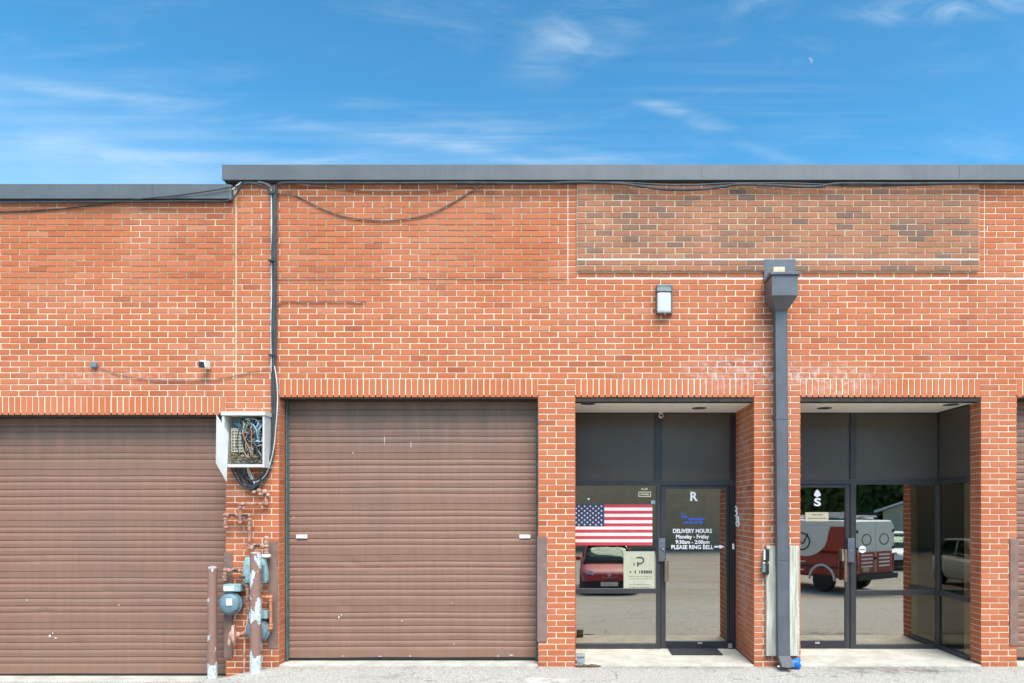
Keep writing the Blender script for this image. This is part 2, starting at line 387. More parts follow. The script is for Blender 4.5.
# ------------------------------------------------------------------ the brick building
RH = 5.9; Y0 = 378.5; BL = 18.62; JT = 1.0       # px: course, top of lintels, brick, joint
SPL = 236
building = thing('brick_building', (0, 0, 0), 'long low red brick building with roll-up doors and two recessed glass entrances', 'building')
OPEN = [(-34, 225.5, 3, .30), (279, 538, 0, .30), (575.3, 754, 0, .90), (800.5, 981, 0, .90), (1017, 1276, 0, .30)]
XA, XB = -330, 1420
mb = MB()
def brick(mb, x0, x1, py0, py1, mat, yf=0.0, depth=.008, tone=None, jit=True):
    """one brick on the street face; x0.. in px of the wall plane"""
    j = lambda a: random.uniform(-a, a) if jit else 0
    ax0 = X(x0 + JT/2 + j(.14)); ax1 = X(x1 - JT/2 + j(.14)); az1 = Z(py0 + JT/2 + j(.1)); az0 = Z(py1 - JT/2 + j(.1))
    if ax1 - ax0 < .008: return
    y = yf + j(.0016); c = .0022; tl = j(.0012)
    tone = random.random() if tone is None else tone
    i = len(mb.v)
    mb.v += [Vector(p) for p in ((ax0+c, y, az0+c), (ax1-c, y+tl, az0+c), (ax1-c, y+tl, az1-c), (ax0+c, y, az1-c),
                                 (ax0, y+c, az0), (ax1, y+c+tl, az0), (ax1, y+c+tl, az1), (ax0, y+c, az1),
                                 (ax0, yf+depth, az0), (ax1, yf+depth, az0), (ax1, yf+depth, az1), (ax0, yf+depth, az1))]
    for q in ((0,1,2,3), (4,5,1,0), (5,6,2,1), (6,7,3,2), (7,4,0,3), (8,9,5,4), (9,10,6,5), (10,11,7,6), (11,8,4,7)):
        mb.face([i + k for k in q], mat, tone)

def joints(k):
    ph = 549.6 if k % 2 else 549.6 - BL/2
    return ph
def tonef():
    r = random.gauss(.52, .2)
    if random.random() < .06: r -= .35
    return min(max(r, 0), 1)
for k in range(-36, 52):
    py0, py1 = Y0 + k*RH, Y0 + (k+1)*RH
    mid = (py0 + py1)/2
    cuts = []                                    # (x0, x1) holes
    for (a, b_, r0, dpt) in OPEN:
        if k >= r0: cuts.append((a, b_))
    if k <= -19: cuts.append((577, 978))
    if mid < 408: cuts.append((SPL - .2, SPL + .2))
    if k <= -18: cuts.append((567.9, 567.91)); cuts.append((984.9, 984.91))
    cuts.sort()
    segs = []; x = XA
    for a, b_ in cuts:
        if a > x: segs.append((x, a))
        x = max(x, b_)
    segs.append((x, XB))
    for a, b_ in segs:
        if b_ <= SPL and mid < 197: continue     # the left bay is lower
        if mid < 176: continue
        if b_ - a < 75 and k >= 0 or (b_ - a) < 12:
            xs = [a]; q = a + (BL*(.98 if k % 2 else .5)) - (0 if b_ - a > 30 else 0)
            while q < b_ - 3: xs.append(q); q += BL*.985
            xs.append(b_)
        else:
            ph = joints(k) + random.uniform(-.5, .5)
            n = math.ceil((a - ph)/BL); xs = [a]; q = ph + n*BL
            if q - a < 2.5: q += BL
            while q < b_ - 2.5: xs.append(q + random.uniform(-.3, .3)); q += BL
            xs.append(b_)
        for u, w in zip(xs, xs[1:]):
            edge0 = any(abs(u - c[1]) < .01 or abs(u - c[0]) < .01 for c in OPEN); edge1 = any(abs(w - c[1]) < .01 or abs(w - c[0]) < .01 for c in OPEN)
            rp = .55 if u > 570 else 0
            brick(mb, u - (JT/2 if edge0 and k >= 0 else 0), w + (JT/2 if edge1 and k >= 0 else 0), py0 + (rp if k == -17 else 0), py1 - (rp if k == -18 else 0), M['brick'], tone=tonef())
# bricks on the reveals
def jamb(px, sgn, depth, r0):
    xx = X(px)
    for k in range(r0 + 3, 52):
        z1 = Z(Y0 + k*RH + JT/2); z0 = Z(Y0 + (k+1)*RH - JT/2); y = .0105
        ln = .10 if k % 2 == 0 else .205
        while y < depth - .01:
            y1 = min(y + ln - .0095, depth); ln = .2078
            i = len(mb.v); jj = random.uniform(-.001, .001); tn = tonef()*.9
            f = xx + sgn*jj; bk = xx - sgn*.008
            mb.v += [Vector(p) for p in ((f,y,z0),(f,y1,z0),(f,y1,z1),(f,y,z1),(bk,y,z0),(bk,y1,z0),(bk,y1,z1),(bk,y,z1))]
            for q in ((0,1,2,3),(4,5,1,0),(5,6,2,1),(6,7,3,2),(7,4,0,3)): mb.face([i + a for a in q], M['brick'], tn)
            y = y1 + .0095
for (a, b_, r0, dpt) in OPEN:
    jamb(a, 1, dpt if a != 800.5 else .9, r0)
    jamb(b_, -1, dpt if a != 800.5 else .21, r0)
# mortar body
e = .006
zt = lambda r: Z(Y0 + (r + 3)*RH) + .014
mort = M['mortar']
xs = [XA, *[v for o_ in OPEN for v in o_[:2]], XB]
for i in range(0, len(xs), 2):
    a, b_ = xs[i], xs[i+1]
    right = next((o_ for o_ in OPEN if o_[0] == b_), None); left = next((o_ for o_ in OPEN if o_[1] == a), None)
    dep = .95 if (right and right[3] > .5) or (left and left[3] > .5 and left[0] != 800.5) else .34
    ztop = zt(3) if b_ < 236 else (zt(0))
    if i == 2:                                   # pier between the two roll-up doors carries two lintel heights
        mb.box(X(a) + e, X(b_) - e, e, dep, -.6, zt(3), mort); mb.box(X(SPL), X(b_) - e, e, dep, zt(3), zt(0), mort)
        mb.box(X(a) + e, X(SPL), e, dep, zt(3), zt(3) + .001, mort)
    else:
        mb.box(X(a) + (e if i else 0), X(b_) - (e if i < len(xs)-2 else 0), e, dep, -.6, ztop, mort)
mb.box(X(XA), X(SPL), e, .34, zt(3), Z(190), mort)
mb.box(X(SPL), X(XB), e, .34, zt(0), Z(170), mort)
mb.box(X(SPL - .7), X(SPL + .7), .003, e + .01, zt(3) + .05, Z(197), pm('pale_caulk', (.60, .50, .34), (.46, .38, .25), 30, .8))
# side and rear walls, plain
mb.box(X(XA) - .25, X(XA) - .001, 0, 14, -.8, Z(190), M['brick']); mb.box(X(XB) + .001, X(XB) + .25, 0, 14, -.8, Z(172), M['brick'])
mb.box(X(XA) - .25, X(XB) + .25, 14.0, 14.25, -.8, Z(195), M['brick'])
wall = mb.build('wall', building, fixn=False)

for (a, b_, r0, dpt) in OPEN:
    lb = MB(); n = round((b_ - a)/5.98); w = (b_ - a)/n
    for k in range(n):
        brick(lb, a + k*w, a + (k+1)*w, Y0 + r0*RH, Y0 + (r0+3)*RH + 1.5, M['brick'], tone=tonef()*.6 + .3)
    lb.build('brick_lintel', building, fixn=False)
    sb = MB(); zl = Z(Y0 + (r0 + 3)*RH + 1.0)
    if dpt > .5: sb.box(X(a), X(b_), .012, .13, 2.9395, zl - .002, M['steel_dark'])
    else: sb.box(X(a), X(b_), .012, .32, zl - .016, zl - .002, M['steel_dark'])
    sb.build('steel_lintel', building)
# darker brick panel standing proud of the parapet
pb = MB()
pb.box(X(577), X(978), -.022, .004, Z(271.7), Z(176), pm('panel_mortar', (.60, .49, .34), (.46, .37, .25), 6, .95, 0, .3, 120))
pb.box(X(577.2), X(977.8), -.0245, -.0222, Z(260.9), Z(259.5), mort)
for k in range(-36, -18):
    py0 = 272 + (k + 19)*5.88; ph = 577 + (0 if k % 2 else 8.9); xs = [577]; q = ph + 17.8
    if k % 2 == 0: xs.append(577 + 8.9)
    q = xs[-1] + 17.8
    while q < 976: xs.append(q + random.uniform(-.3, .3)); q += 17.8
    xs.append(978)
    for u, w in zip(xs, xs[1:]):
        tn = random.gauss(.55, .2); tn = random.uniform(0, .16) if random.random() < .19 else max(tn, .2)
        brick(pb, u, w, py0 - 5.88 + (.6 if k == -20 else 0), py0 - (.6 if k == -21 else 0), M['panel_brick'], yf=-.028, tone=min(tn, 1), depth=.018)
tag(pb.build('brick_panel', building, fixn=False), 'infill panel of mottled darker brick')
# copings
cb = MB(); yf = -.06
cb.box(X(222, yf), X(XB), yf, .42, Z(179, yf), Z(164.6, yf), M['coping'])
cb.box(X(222.5, yf), X(XB), yf - .008, yf + .02, Z(180, yf), Z(178.2, yf), M['coping'])
cb.box(X(224, yf), X(XB), yf + .02, -.001, Z(181.6, yf), Z(179.1, yf), M['drip_shade'])  # dark strip in place of the coping's shadow
for q in (465, 702, 960, 1200): cb.box(X(q - .5, yf), X(q + .5, yf), yf - .003, yf + .01, Z(178.1, yf), Z(165, yf) , M['coping'])
cb.build('roof_coping', building)
cb = MB(); yf = -.05
cb.box(X(XA), X(229, yf), yf, .42, Z(197.4, yf), Z(184, yf), M['coping'])
cb.cyl((X(229, yf), yf + .03, Z(199.5, yf)), (X(229, yf), yf + .03, Z(184.5, yf)), .03, M['coping'], 14)
cb.box(X(XA), X(229, yf), yf - .01, yf + .02, Z(198.8, yf), Z(196.6, yf), M['coping'])
cb.box(X(XA), X(229, yf), yf + .012, -.001, Z(200.6, yf), Z(198.4, yf), M['drip_shade'])
for q in (152, -80): cb.box(X(q - .4, yf), X(q + .4, yf), yf - .003, yf + .01, Z(198.4, yf), Z(184.4, yf), M['coping'])
cb.build('roof_coping', building)
rb = MB(); rb.box(X(XA), X(229), .43, 14, Z(200) - .1, Z(200), M['roof']); rb.box(X(229) + .001, X(XB), .43, 14, Z(190) - .1, Z(190), M['roof'])
rb.build('roof', building)

# roll-up doors
def rollup(a, b_, pj, pbot, ptop, yd, plates=False, scuffs=()):
    z_of = lambda py: Z(py, yd)
    prof = [(yd + .05, z_of(ptop) + .12)]
    py = ptop - 8; lines = []
    j = pj
    while j > ptop - 60: j -= 51
    while j < pbot + 1:
        for o_, kind in ((0, 1), (7, 0), (12.8, 0), (20.5, 0), (27.6, 0), (35, 0), (41.2, 0)):
            q = j + o_
            if ptop - 6 < q < pbot - 1: lines.append((q, kind))
        j += 51
    prof = [(yd, z_of(ptop - 8))]
    for i, (q, kind) in enumerate(lines):
        if kind: prof += [(yd, z_of(q - .35)), (yd + .006, z_of(q - .2)), (yd + .006, z_of(q + .2)), (yd, z_of(q + .35))]
        else: prof += [(yd + .002, z_of(q - 1.0)), (yd + .009, z_of(q - .15)), (yd + .009, z_of(q + .3)), (yd + .003, z_of(q + 1.2)), (yd - .0012, z_of(q + 2.8))]
    prof.append((yd, z_of(pbot)))
    d = MB(); x0, x1 = X(a) + .012, X(b_) - .012
    ph = [random.uniform(0, 6.28) for _ in range(6)]; NC = 64
    dents = [(random.uniform(x0 + .2, x1 - .2), random.uniform(.1, 1.3), random.uniform(.05, .14), random.uniform(.004, .011)) for _ in range(9)]
    def warp(x, y, z):
        dy_ = .0022*math.sin(1.9*x + ph[0] + 2.3*z) + .0018*math.sin(3.7*x + ph[1] - 1.7*z) + .0012*math.sin(7*x + ph[2] + 5*z)
        for (dx_, dz_, rr, hh) in dents: dy_ += hh*math.exp(-((x - dx_)**2 + ((z - dz_)*1.6)**2)/(rr*rr))
        return (x, y + dy_, z + .003*math.sin(1.3*x + ph[3]) + .0016*math.sin(4.1*x + ph[4] + z*9))
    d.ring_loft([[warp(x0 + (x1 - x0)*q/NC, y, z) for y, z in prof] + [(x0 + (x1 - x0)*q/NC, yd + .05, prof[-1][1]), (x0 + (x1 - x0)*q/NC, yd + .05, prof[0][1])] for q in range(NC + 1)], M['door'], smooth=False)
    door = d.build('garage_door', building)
    s = MB(); zb = z_of(pbot)
    s.box(x0 + .004, x1 - .004, yd + .002, yd + .036, zb - .028, zb - .001, M['black'])
    s.build('bottom_seal', door)
    for sx_, xx in ((1, X(a)), (-1, X(b_))):
        s = MB(); z1 = z_of(ptop - 2)
        s.tube([(xx + sx_*.014, yd - .035, z1), (xx + sx_*.014, yd - .035, (z1 + zb)/2), (xx + sx_*.018, yd - .035, zb + .1), (xx + sx_*.03, yd - .038, zb + .03)], .012, M['seal'], 10)
        s.box(min(xx + sx_*.002, xx + sx_*.034), max(xx + sx_*.002, xx + sx_*.034), yd - .02, yd - .006, zb, z1, M['seal'])
        s.build('weather_seal', door)
    if plates:
        for q, w in ((302, 11), (525, 11)):
            h = MB(); h.box(X(q - w/2, yd), X(q + w/2, yd), yd - .012, yd - .0005, Z(538.3, yd), Z(534.6, yd), M['white']); h.build('lift_plate', door, bevel=.002)
    if scuffs:
        for (qx, qy, w, h) in scuffs:
            s = MB(); n = 7; cx, cz = X(qx, yd), Z(qy, yd)
            poly = [(cx + math.cos(6.283*i/n)*w/180*random.uniform(.5, 1.1), cz + math.sin(6.283*i/n)*h/180*random.uniform(.5, 1.1)) for i in range(n)]
            s.prism(poly, yd - .004, yd - .0025, M['white']); s.build('paint_scuff', door)
    return door
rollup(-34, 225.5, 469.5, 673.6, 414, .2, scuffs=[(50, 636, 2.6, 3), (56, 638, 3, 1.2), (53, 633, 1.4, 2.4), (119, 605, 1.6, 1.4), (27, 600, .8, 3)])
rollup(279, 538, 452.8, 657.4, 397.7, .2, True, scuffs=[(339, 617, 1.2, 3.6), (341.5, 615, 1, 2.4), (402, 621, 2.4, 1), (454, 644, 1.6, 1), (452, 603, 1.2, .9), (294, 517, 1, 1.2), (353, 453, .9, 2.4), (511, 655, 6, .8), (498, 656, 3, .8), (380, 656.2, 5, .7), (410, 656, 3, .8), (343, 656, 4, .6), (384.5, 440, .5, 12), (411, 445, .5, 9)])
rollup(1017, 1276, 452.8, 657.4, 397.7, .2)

# recessed entrances -------------------------------------------------
YB = .9
def soffit(a, b_, lights):
    s = MB(); s.box(X(a), X(b_), .131, YB + .1, 2.9405, 2.975, M['soffit'])
    so = s.build('soffit', building)
    for q, py in lights:
        y = F*(2.94 - HC)/(VY - py) - D
        l = MB(); c = (X(q, y), y, 2.941)
        l.lathe([(.085, 0), (.085, -.006), (.066, -.008), (.062, .012)], c, (0, 0, 1), M['lock'], 24)
        l.lathe([(.06, -.001), (.03, .0)], c, (0, 0, 1), M['black'], 20)
        l.build('recessed_light', so)
soffit(575.3, 754, [(588, 403.6), (699, 408)])
soffit(800.5, 981, [(824.5, 408), (951, 404.6)])

def bar(s, px0, px1, py0, py1, m=None, y0=YB - .03, y1=YB + .05):
    s.box(X(px0, YB), X(px1, YB), y0, y1, Z(py1, YB), Z(py0, YB), m or M['frame'])
def pane(name, px0, px1, py0, py1, parent, mat=None, y=YB + .004, th=.008):
    g = MB(); g.box(X(px0, YB), X(px1, YB), y, y + th, Z(py1, YB), Z(py0, YB), mat or M['glass'])
    return g.build(name, parent)
zf = .012
# entrance R
s = MB()
bar(s, 570, 735.3, 408, 413.6); bar(s, 570, 735.3, 480.6, 485.6); bar(s, 570, 656.2, 588.6, 593.2)
bar(s, 570, 656.2, 643.5, 648.6); bar(s, 654.8, 661.2, 413.6, 480.6); bar(s, 656.2, 660.2, 485.6, 648.6)
bar(s, 729.6, 735.3, 485.6, 648.6, M['frame_dark']); bar(s, 729.6, 735.3, 413.6, 480.6, M['frame_dark'])
fr = s.build('storefront_frame', building, bevel=.003)
pane('transom_panel', 570, 654.8, 413.6, 480.6, fr, M['transom'], YB - .005); pane('transom_panel', 661.2, 729.6, 413.6, 480.6, fr, M['transom'], YB - .005)
pane('window_pane', 570, 656.2, 485.6, 588.6, fr); pane('window_pane', 570, 656.2, 593.2, 643.5, fr)
def door(px0, px1, gx0, gx1, gy0, gy1, top, bot, hx):
    d = MB(); y0 = YB - .018; y1 = YB + .03
    bar(d, px0, gx0, top, bot, M['frame'], y0, y1); bar(d, gx1, px1, top, bot, M['frame_dark'] if hx < 700 else M['frame'], y0, y1)
    bar(d, gx0, gx1, top, gy0, M['frame'], y0, y1); bar(d, gx0, gx1, gy1, bot, M['frame_dark'], y0, y1)
    d = d.build('entrance_door', building, bevel=.002)
    pane('glass_pane', gx0, gx1, gy0, gy1, d)
    return d
dR = door(660.6, 729.2, 665.6, 726.2, 488.8, 641, 486, 648.2, 660)
h = MB(); h.box(X(658, YB), X(664.6, YB), YB - .06, YB - .0185, Z(561, YB), Z(538, YB), M['lock']); h.lathe([(.012, 0), (.012, .012), (.004, .016)], (X(662.6, YB), YB - .06, Z(549.4, YB)), (0, -1, 0), M['silver'], 14)
h.build('lock_case', dR, bevel=.0015)
def handle(px0, px1, py0, py1, dd):
    h = MB(); y = YB - .085
    xc = X((px0 + px1)/2, y); w = (px1 - px0)/2*(D + y)/F
    h.box(xc - w, xc + w, y - .012, y + .012, Z(py1, y), Z(py0, y), M['handle'])
    for py in (py0 + 1.2, py1 - 1.2): h.box(xc - w*.7, xc + w*.7, y + .012, YB - .0185, Z(py, y) - .008, Z(py, y) + .008, M['black'])
    h.build('door_handle', dd, bevel=.002)
handle(664.6, 668.8, 560.5, 581.5, dR)
h = MB(); h.box(X(697.4, YB), X(702, YB), YB - .022, YB - .0185, Z(643.6, YB), Z(641.8, YB), M['silver']); h.build('maker_plate', dR)
h = MB(); h.box(X(727.5, YB), X(731.5, YB), YB - .04, YB - .0305, Z(647.4, YB), Z(643, YB), M['silver']); h.build('floor_hinge', dR, bevel=.002)
yt = YB - .0005
L = MB(); text_into(L, 'R', 690.4, 697.8, 491.8, 501, yt, M['vinyl'], .05); L.build('door_letter', dR)
L = MB()
text_into(L, 'DELIVERY HOURS', 673, 712, 528.8, 533, yt, M['vinyl'], .035)
text_into(L, 'Monday - Friday', 676, 709, 534.6, 539.8, yt, M['vinyl'], .035)
text_into(L, '9:30am - 2:00pm', 675.6, 709.5, 540, 545, yt, M['vinyl'], .035)
text_into(L, 'PLEASE RING BELL', 671.4, 713.4, 545, 549.2, yt, M['vinyl'], .035)
L.prism([(X(714, yt), Z(547.5, yt)), (X(719.5, yt), Z(547.5, yt)), (X(719.5, yt), Z(548.7, yt)), (X(724.6, yt), Z(546.7, yt)), (X(719.5, yt), Z(544.7, yt)), (X(719.5, yt), Z(545.9, yt)), (X(714, yt), Z(545.9, yt))], yt - .001, yt, M['vinyl'])
L.build('door_lettering', dR)
L = MB()                                          # blue company mark: a letter shape and two bars, unreadable in the photo
bx = lambda mb_, a, b_, c_, d_, m_: mb_.box(X(a, YB), X(b_, YB), yt - .001, yt, Z(d_, YB), Z(c_, YB), m_)
bx(L, 688.4, 704.2, 518, 520.1, M['blue_vinyl']); bx(L, 681.4, 688.2, 516.6, 517.8, M['blue_vinyl']); bx(L, 680.8, 684.2, 513, 514, M['blue_vinyl']); bx(L, 681, 682, 514, 516.6, M['blue_vinyl']); bx(L, 684.4, 686, 515, 516.6, M['blue_vinyl'])
for a, b_ in ((684, 688), (688.6, 694), (694.6, 698), (698.6, 703)): bx(L, a, b_, 521.6, 523.4, M['blue_vinyl'])
L.build('company_mark', dR)

# entrance S
s = MB()
bar(s, 796, 940.6, 408, 413.4); bar(s, 796, 938, 479.6, 484.4); bar(s, 855.2, 938, 590, 595); bar(s, 855.2, 938, 644.4, 648.2)
bar(s, 849.6, 855.2, 413.4, 479.6); bar(s, 849.6, 855.2, 484.4, 648.2); bar(s, 937, 942.6, 413.4, 648.2, None, YB - .045, YB + .05)
xs_ = X(981) + .0
def sbar(y0, y1, z0, z1): s.box(xs_ - .03, xs_ + .05, y0, y1, z0, z1, M['frame'])
z_ = lambda py: Z(py, YB)
ye = YB - .046
sbar(.211, ye, z_(413.4), z_(408)); sbar(.211, ye, z_(484.4), z_(479.6)); sbar(.211, ye, z_(595), z_(590)); sbar(.211, ye, z_(648.2), z_(644.4))
fr = s.build('storefront_frame', building, bevel=.003)
pane('transom_panel', 796, 849.6, 413.4, 479.6, fr, M['transom'], YB - .005); pane('transom_panel', 855.2, 937, 413.4, 479.6, fr, M['transom'], YB - .005)
pane('window_pane', 855.2, 937, 484.4, 590, fr); pane('window_pane', 855.2, 937, 595, 644.4, fr)
def spane(name, p0, p1, mat, x=0.004):
    g = MB(); g.box(xs_ + x, xs_ + x + .008, .212, ye, z_(p1), z_(p0), mat); g.build(name, fr)
spane('transom_panel', 413.4, 479.6, M['transom'], -.006); spane('window_pane', 484.4, 590, M['side_glass']); spane('window_pane', 595, 644.4, M['side_glass'])
dS = door(796, 849.2, 797, 845, 487.6, 640.6, 484.8, 648, 850)
h = MB(); h.box(X(846.2, YB), X(852.6, YB), YB - .06, YB - .0185, Z(562, YB), Z(538, YB), M['lock']); h.lathe([(.012, 0), (.012, .012), (.004, .016)], (X(849, YB), YB - .06, Z(550.4, YB)), (0, -1, 0), M['silver'], 14)
h.build('lock_case', dS, bevel=.0015)
handle(844.4, 847, 549.6, 581.5, dS)
h = MB(); h.box(X(841.4, YB), X(844.4, YB), YB - .03, YB - .0185, Z(561, YB), Z(549.6, YB), M['cream']); h.build('handle_plate', dS, bevel=.002)
h = MB(); h.box(X(814.6, YB), X(819, YB), YB - .022, YB - .0185, Z(643.4, YB), Z(641.6, YB), M['silver']); h.build('maker_plate', dS)
L = MB(); text_into(L, 'S', 814, 821, 498, 506.2, yt, M['vinyl'], .06)
L.prism([(X(a, yt), Z(b_, yt)) for a, b_ in ((817.2, 489.4), (815.6, 491), (814, 494.2), (814.2, 495.8), (816, 496.4), (816.6, 497.4), (817.9, 497.4), (818.4, 496.4), (820.6, 495.8), (820.8, 494.2), (819, 491))], yt - .001, yt, M['vinyl'])
L.build('door_letter', dS)

# rooms behind the glass
def room(x0, x1, y1):
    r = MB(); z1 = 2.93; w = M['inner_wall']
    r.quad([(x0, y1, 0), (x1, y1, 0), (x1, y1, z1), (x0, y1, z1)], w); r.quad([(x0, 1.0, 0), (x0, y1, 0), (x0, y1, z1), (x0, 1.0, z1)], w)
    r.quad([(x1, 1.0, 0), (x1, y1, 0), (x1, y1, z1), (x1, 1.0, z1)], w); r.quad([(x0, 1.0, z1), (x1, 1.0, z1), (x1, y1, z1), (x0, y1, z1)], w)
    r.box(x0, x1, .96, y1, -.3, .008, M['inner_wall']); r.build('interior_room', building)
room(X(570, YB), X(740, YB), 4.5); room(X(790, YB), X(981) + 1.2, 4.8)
c = MB(); c.box(3.15, 4.5, 2.3, 2.4, .01, 2.6, M['blind']); c.build('partition_or_blocker', building); c = MB(); c.box(1.2, 1.7, 2.8, 3.3, .01, 1.5, M['blind']); c.build('partition_or_blocker', building)
c = MB(); c.box(X(981) + .12, X(981) + .16, .35, 1.25, .01, 2.9, pm('dark_blocker', (.03, .027, .023), None, 2, .95, bmp=0, spec=0)); c.build('partition_or_blocker', building)  # unseen panel added to block the lit interior behind the side glass
c = MB(); c.box(3.9, X(981) + .11, 1.3, 1.34, .01, 2.9, M['inner_wall']); c.build('partition_or_blocker', building)  # unseen panel added to keep the window's right part dark
c = MB(); c.box(5.4, 6.35, 1.9, 2.0, .01, 2.7, M['blind']); c.build('partition_or_blocker', building)

# ------------------------------------------------------------------ ground
def smooth(a, b_, v): v = min(max((v - a)/(b_ - a), 0), 1); return v*v*(3 - 2*v)
def ground_z(x, y):
    px = VX + x*90
    z = -.006 - .162*(1 - smooth(195, 288, px))*smooth(-4, -.3, y) 
    z -= .74*smooth(-.9, -11.5, y) if y < 0 else 0
    d = ((px - 250)/34)**2 + ((y + .22)/.16)**2
    z += .03*math.exp(-d)
    z += .03*math.exp(-(((px - 213)/14)**2 + ((y + .16)/.12)**2))
    if y > .02: z -= .05
    return z
gx = sorted(set([-160, -80, -40, -20, -12] + [i*.5 for i in range(-20, 21)] + [X(190) + i*.06 for i in range(26)] + [12, 20, 40, 80, 160]))
gy = sorted(set([-170, -110, -60, -35, -22, -17] + [-15 + i*.5 for i in range(28)] + [-1.0 + i*.06 for i in range(17)] + [.0, .03, .3, 1, 14, 40, 120]))
g = MB()
for y in gy:
    for x in gx: g.v.append(Vector((x, y, ground_z(x, y))))
nx = len(gx)
for j in range(len(gy) - 1):
    for i in range(nx - 1): g.face([j*nx + i, j*nx + i + 1, (j+1)*nx + i + 1, (j+1)*nx + i], M['asphalt'], smooth=True)
tag(g.build('ground', fixn=False), kind='structure')
def slab(name, a, b_, y0, y1, ztop):
    s = MB(); s.box(X(a) + .002, X(b_) - .002, y0, y1, ztop - .25, ztop, M['concrete']); tag(s.build(name, bevel=.006), kind='structure')
slab('concrete_threshold', 279, 538, -.004, .6, .014); slab('concrete_threshold', 1017, 1276, -.004, .6, .014)
slab('concrete_threshold', 575.3, 754, -.006, .955, zf); slab('concrete_threshold', 800.5, 981, -.006, .955, zf)
slab('concrete_threshold', -34, 225.5, -.03, .6, -.158)

# ------------------------------------------------------------------ leader and head
ld = thing('downspout', (X(783), -.1, 0), 'slate grey square downspout with conductor head against the brick pier', 'downspout')
s = MB(); s.box(X(763.4), X(795), -.03, .002, Z(281), Z(260), M['leader']); s.build('back_plate', ld, bevel=.002)
yh = -.30
h0, h1 = X(772, yh), X(798, yh)
s = MB()
ztop_, zmid, zlow = Z(275, yh), Z(295.2, yh), Z(311, -.14)
s.box(h0, h1, yh, -.031, zmid, ztop_, M['leader'])
p0, p1 = X(775.6, -.14), X(787, -.14)
s.hexa([(p0, -.14, zlow), (p1, -.14, zlow), (p1, -.032, zlow), (p0, -.032, zlow), (h0, yh, zmid), (h1, yh, zmid), (h1, -.032, zmid), (h0, -.032, zmid)], M['leader'])
s.build('conductor_head', ld)
s = MB(); s.box(h0 - .02, h1 + .02, yh - .02, -.031, ztop_ + .001, ztop_ + .03, M['leader']); s.build('rim', ld, bevel=.003)
s = MB(); s.box(X(773.4, -.2), X(785, -.2), -.2, -.031, ztop_ + .05, ztop_ + .125, M['cream']); s.build('scupper_lip', ld, bevel=.006)
s = MB(); yp = -.135; tl = 3/90; zb_ = Z(657, yp)
s.hexa([(p0 + tl, yp, zb_), (p1 + tl, yp, zb_), (p1 + tl, -.035, zb_), (p0 + tl, -.035, zb_), (p0, yp, zlow - .001), (p1, yp, zlow - .001), (p1, -.035, zlow - .001), (p0, -.035, zlow - .001)], M['leader'])
for q in (p0 - .0015, p1 - .0045):                    # rolled corner ribs
    s.hexa([(q + tl, yp - .003, zb_), (q + tl + .006, yp - .003, zb_), (q + tl + .006, yp + .01, zb_), (q + tl, yp + .01, zb_), (q, yp - .003, zlow - .01), (q + .006, yp - .003, zlow - .01), (q + .006, yp + .01, zlow - .01), (q, yp + .01, zlow - .01)], M['leader'])
s.build('leader_pipe', ld)
for py in (419, 560):
    s = MB(); dx_ = tl*(py - 311)/346; s.box(p0 - .006 + dx_, p1 + .006 + dx_, yp - .005, -.001, Z(py, yp), Z(py - 2.2, yp), M['leader']); s.build('strap', ld)
s = MB()
s.hexa([(p0 + tl - .004, -.29, Z(667, -.29)), (p1 + tl + .004, -.29, Z(667, -.29)), (p1 + tl + .004, -.19, Z(667, -.29)), (p0 + tl - .004, -.19, Z(667, -.29)),
        (p0 + tl - .004, yp - .004, Z(656, yp)), (p1 + tl + .004, yp - .004, Z(656, yp)), (p1 + tl + .004, -.03, Z(656, yp)), (p0 + tl - .004, -.03, Z(656, yp))], M['coping'])
s.build('shoe', ld, bevel=.003)
def board(a, b_, py0, py1, label, cap):
    s = MB(); y = -.05
    s.box(X(a, y), X(b_, y), y, -.001, Z(py1, y), Z(py0, y), M['wood'])
    ob = s.build('timber_board', bevel=.004); tag(ob, label, 'board', 'weathered boards guarding the downspout')
board(766.6, 777.4, 545.8, 656, 'weathered grey board left of the downspout, beside the black lock boxes', 0)
board(789.6, 799.4, 545.8, 656, 'weathered grey board right of the downspout, above the blue cup', 0)

# brown corner guards
def guard(a, b_, py0, py1, label, yo=-.012, wrap=0):
    s = MB(); x0, x1 = X(a), X(b_)
    s.box(x0, x1, yo, -.002, Z(py1), Z(py0), M['guard'])
    if wrap > 0: s.box(x1 - .0, x1 + .008, yo, .09, Z(py1), Z(py0), M['guard'])
    if wrap < 0: s.box(x0 - .008, x0, yo, .09, Z(py1), Z(py0), M['guard'])
    ob = s.build('corner_guard', bevel=.0015); tag(ob, label, 'guard', 'brown steel guards on the door piers')
guard(538, 547.2, 536.5, 641.5, 'brown steel guard on the pier between the middle roll-up door and the flag window', wrap=-1)
guard(268.4, 278.2, 541.5, 648.5, 'brown steel guard behind the right gas meters, left of the middle roll-up door')
guard(225.2, 232.6, 552.5, 658.5, 'brown steel guard behind the round gas meter, right of the left roll-up door', wrap=-1)
guard(1009.6, 1017.8, 538.5, 645.5, 'brown steel guard on the rightmost brick pier')

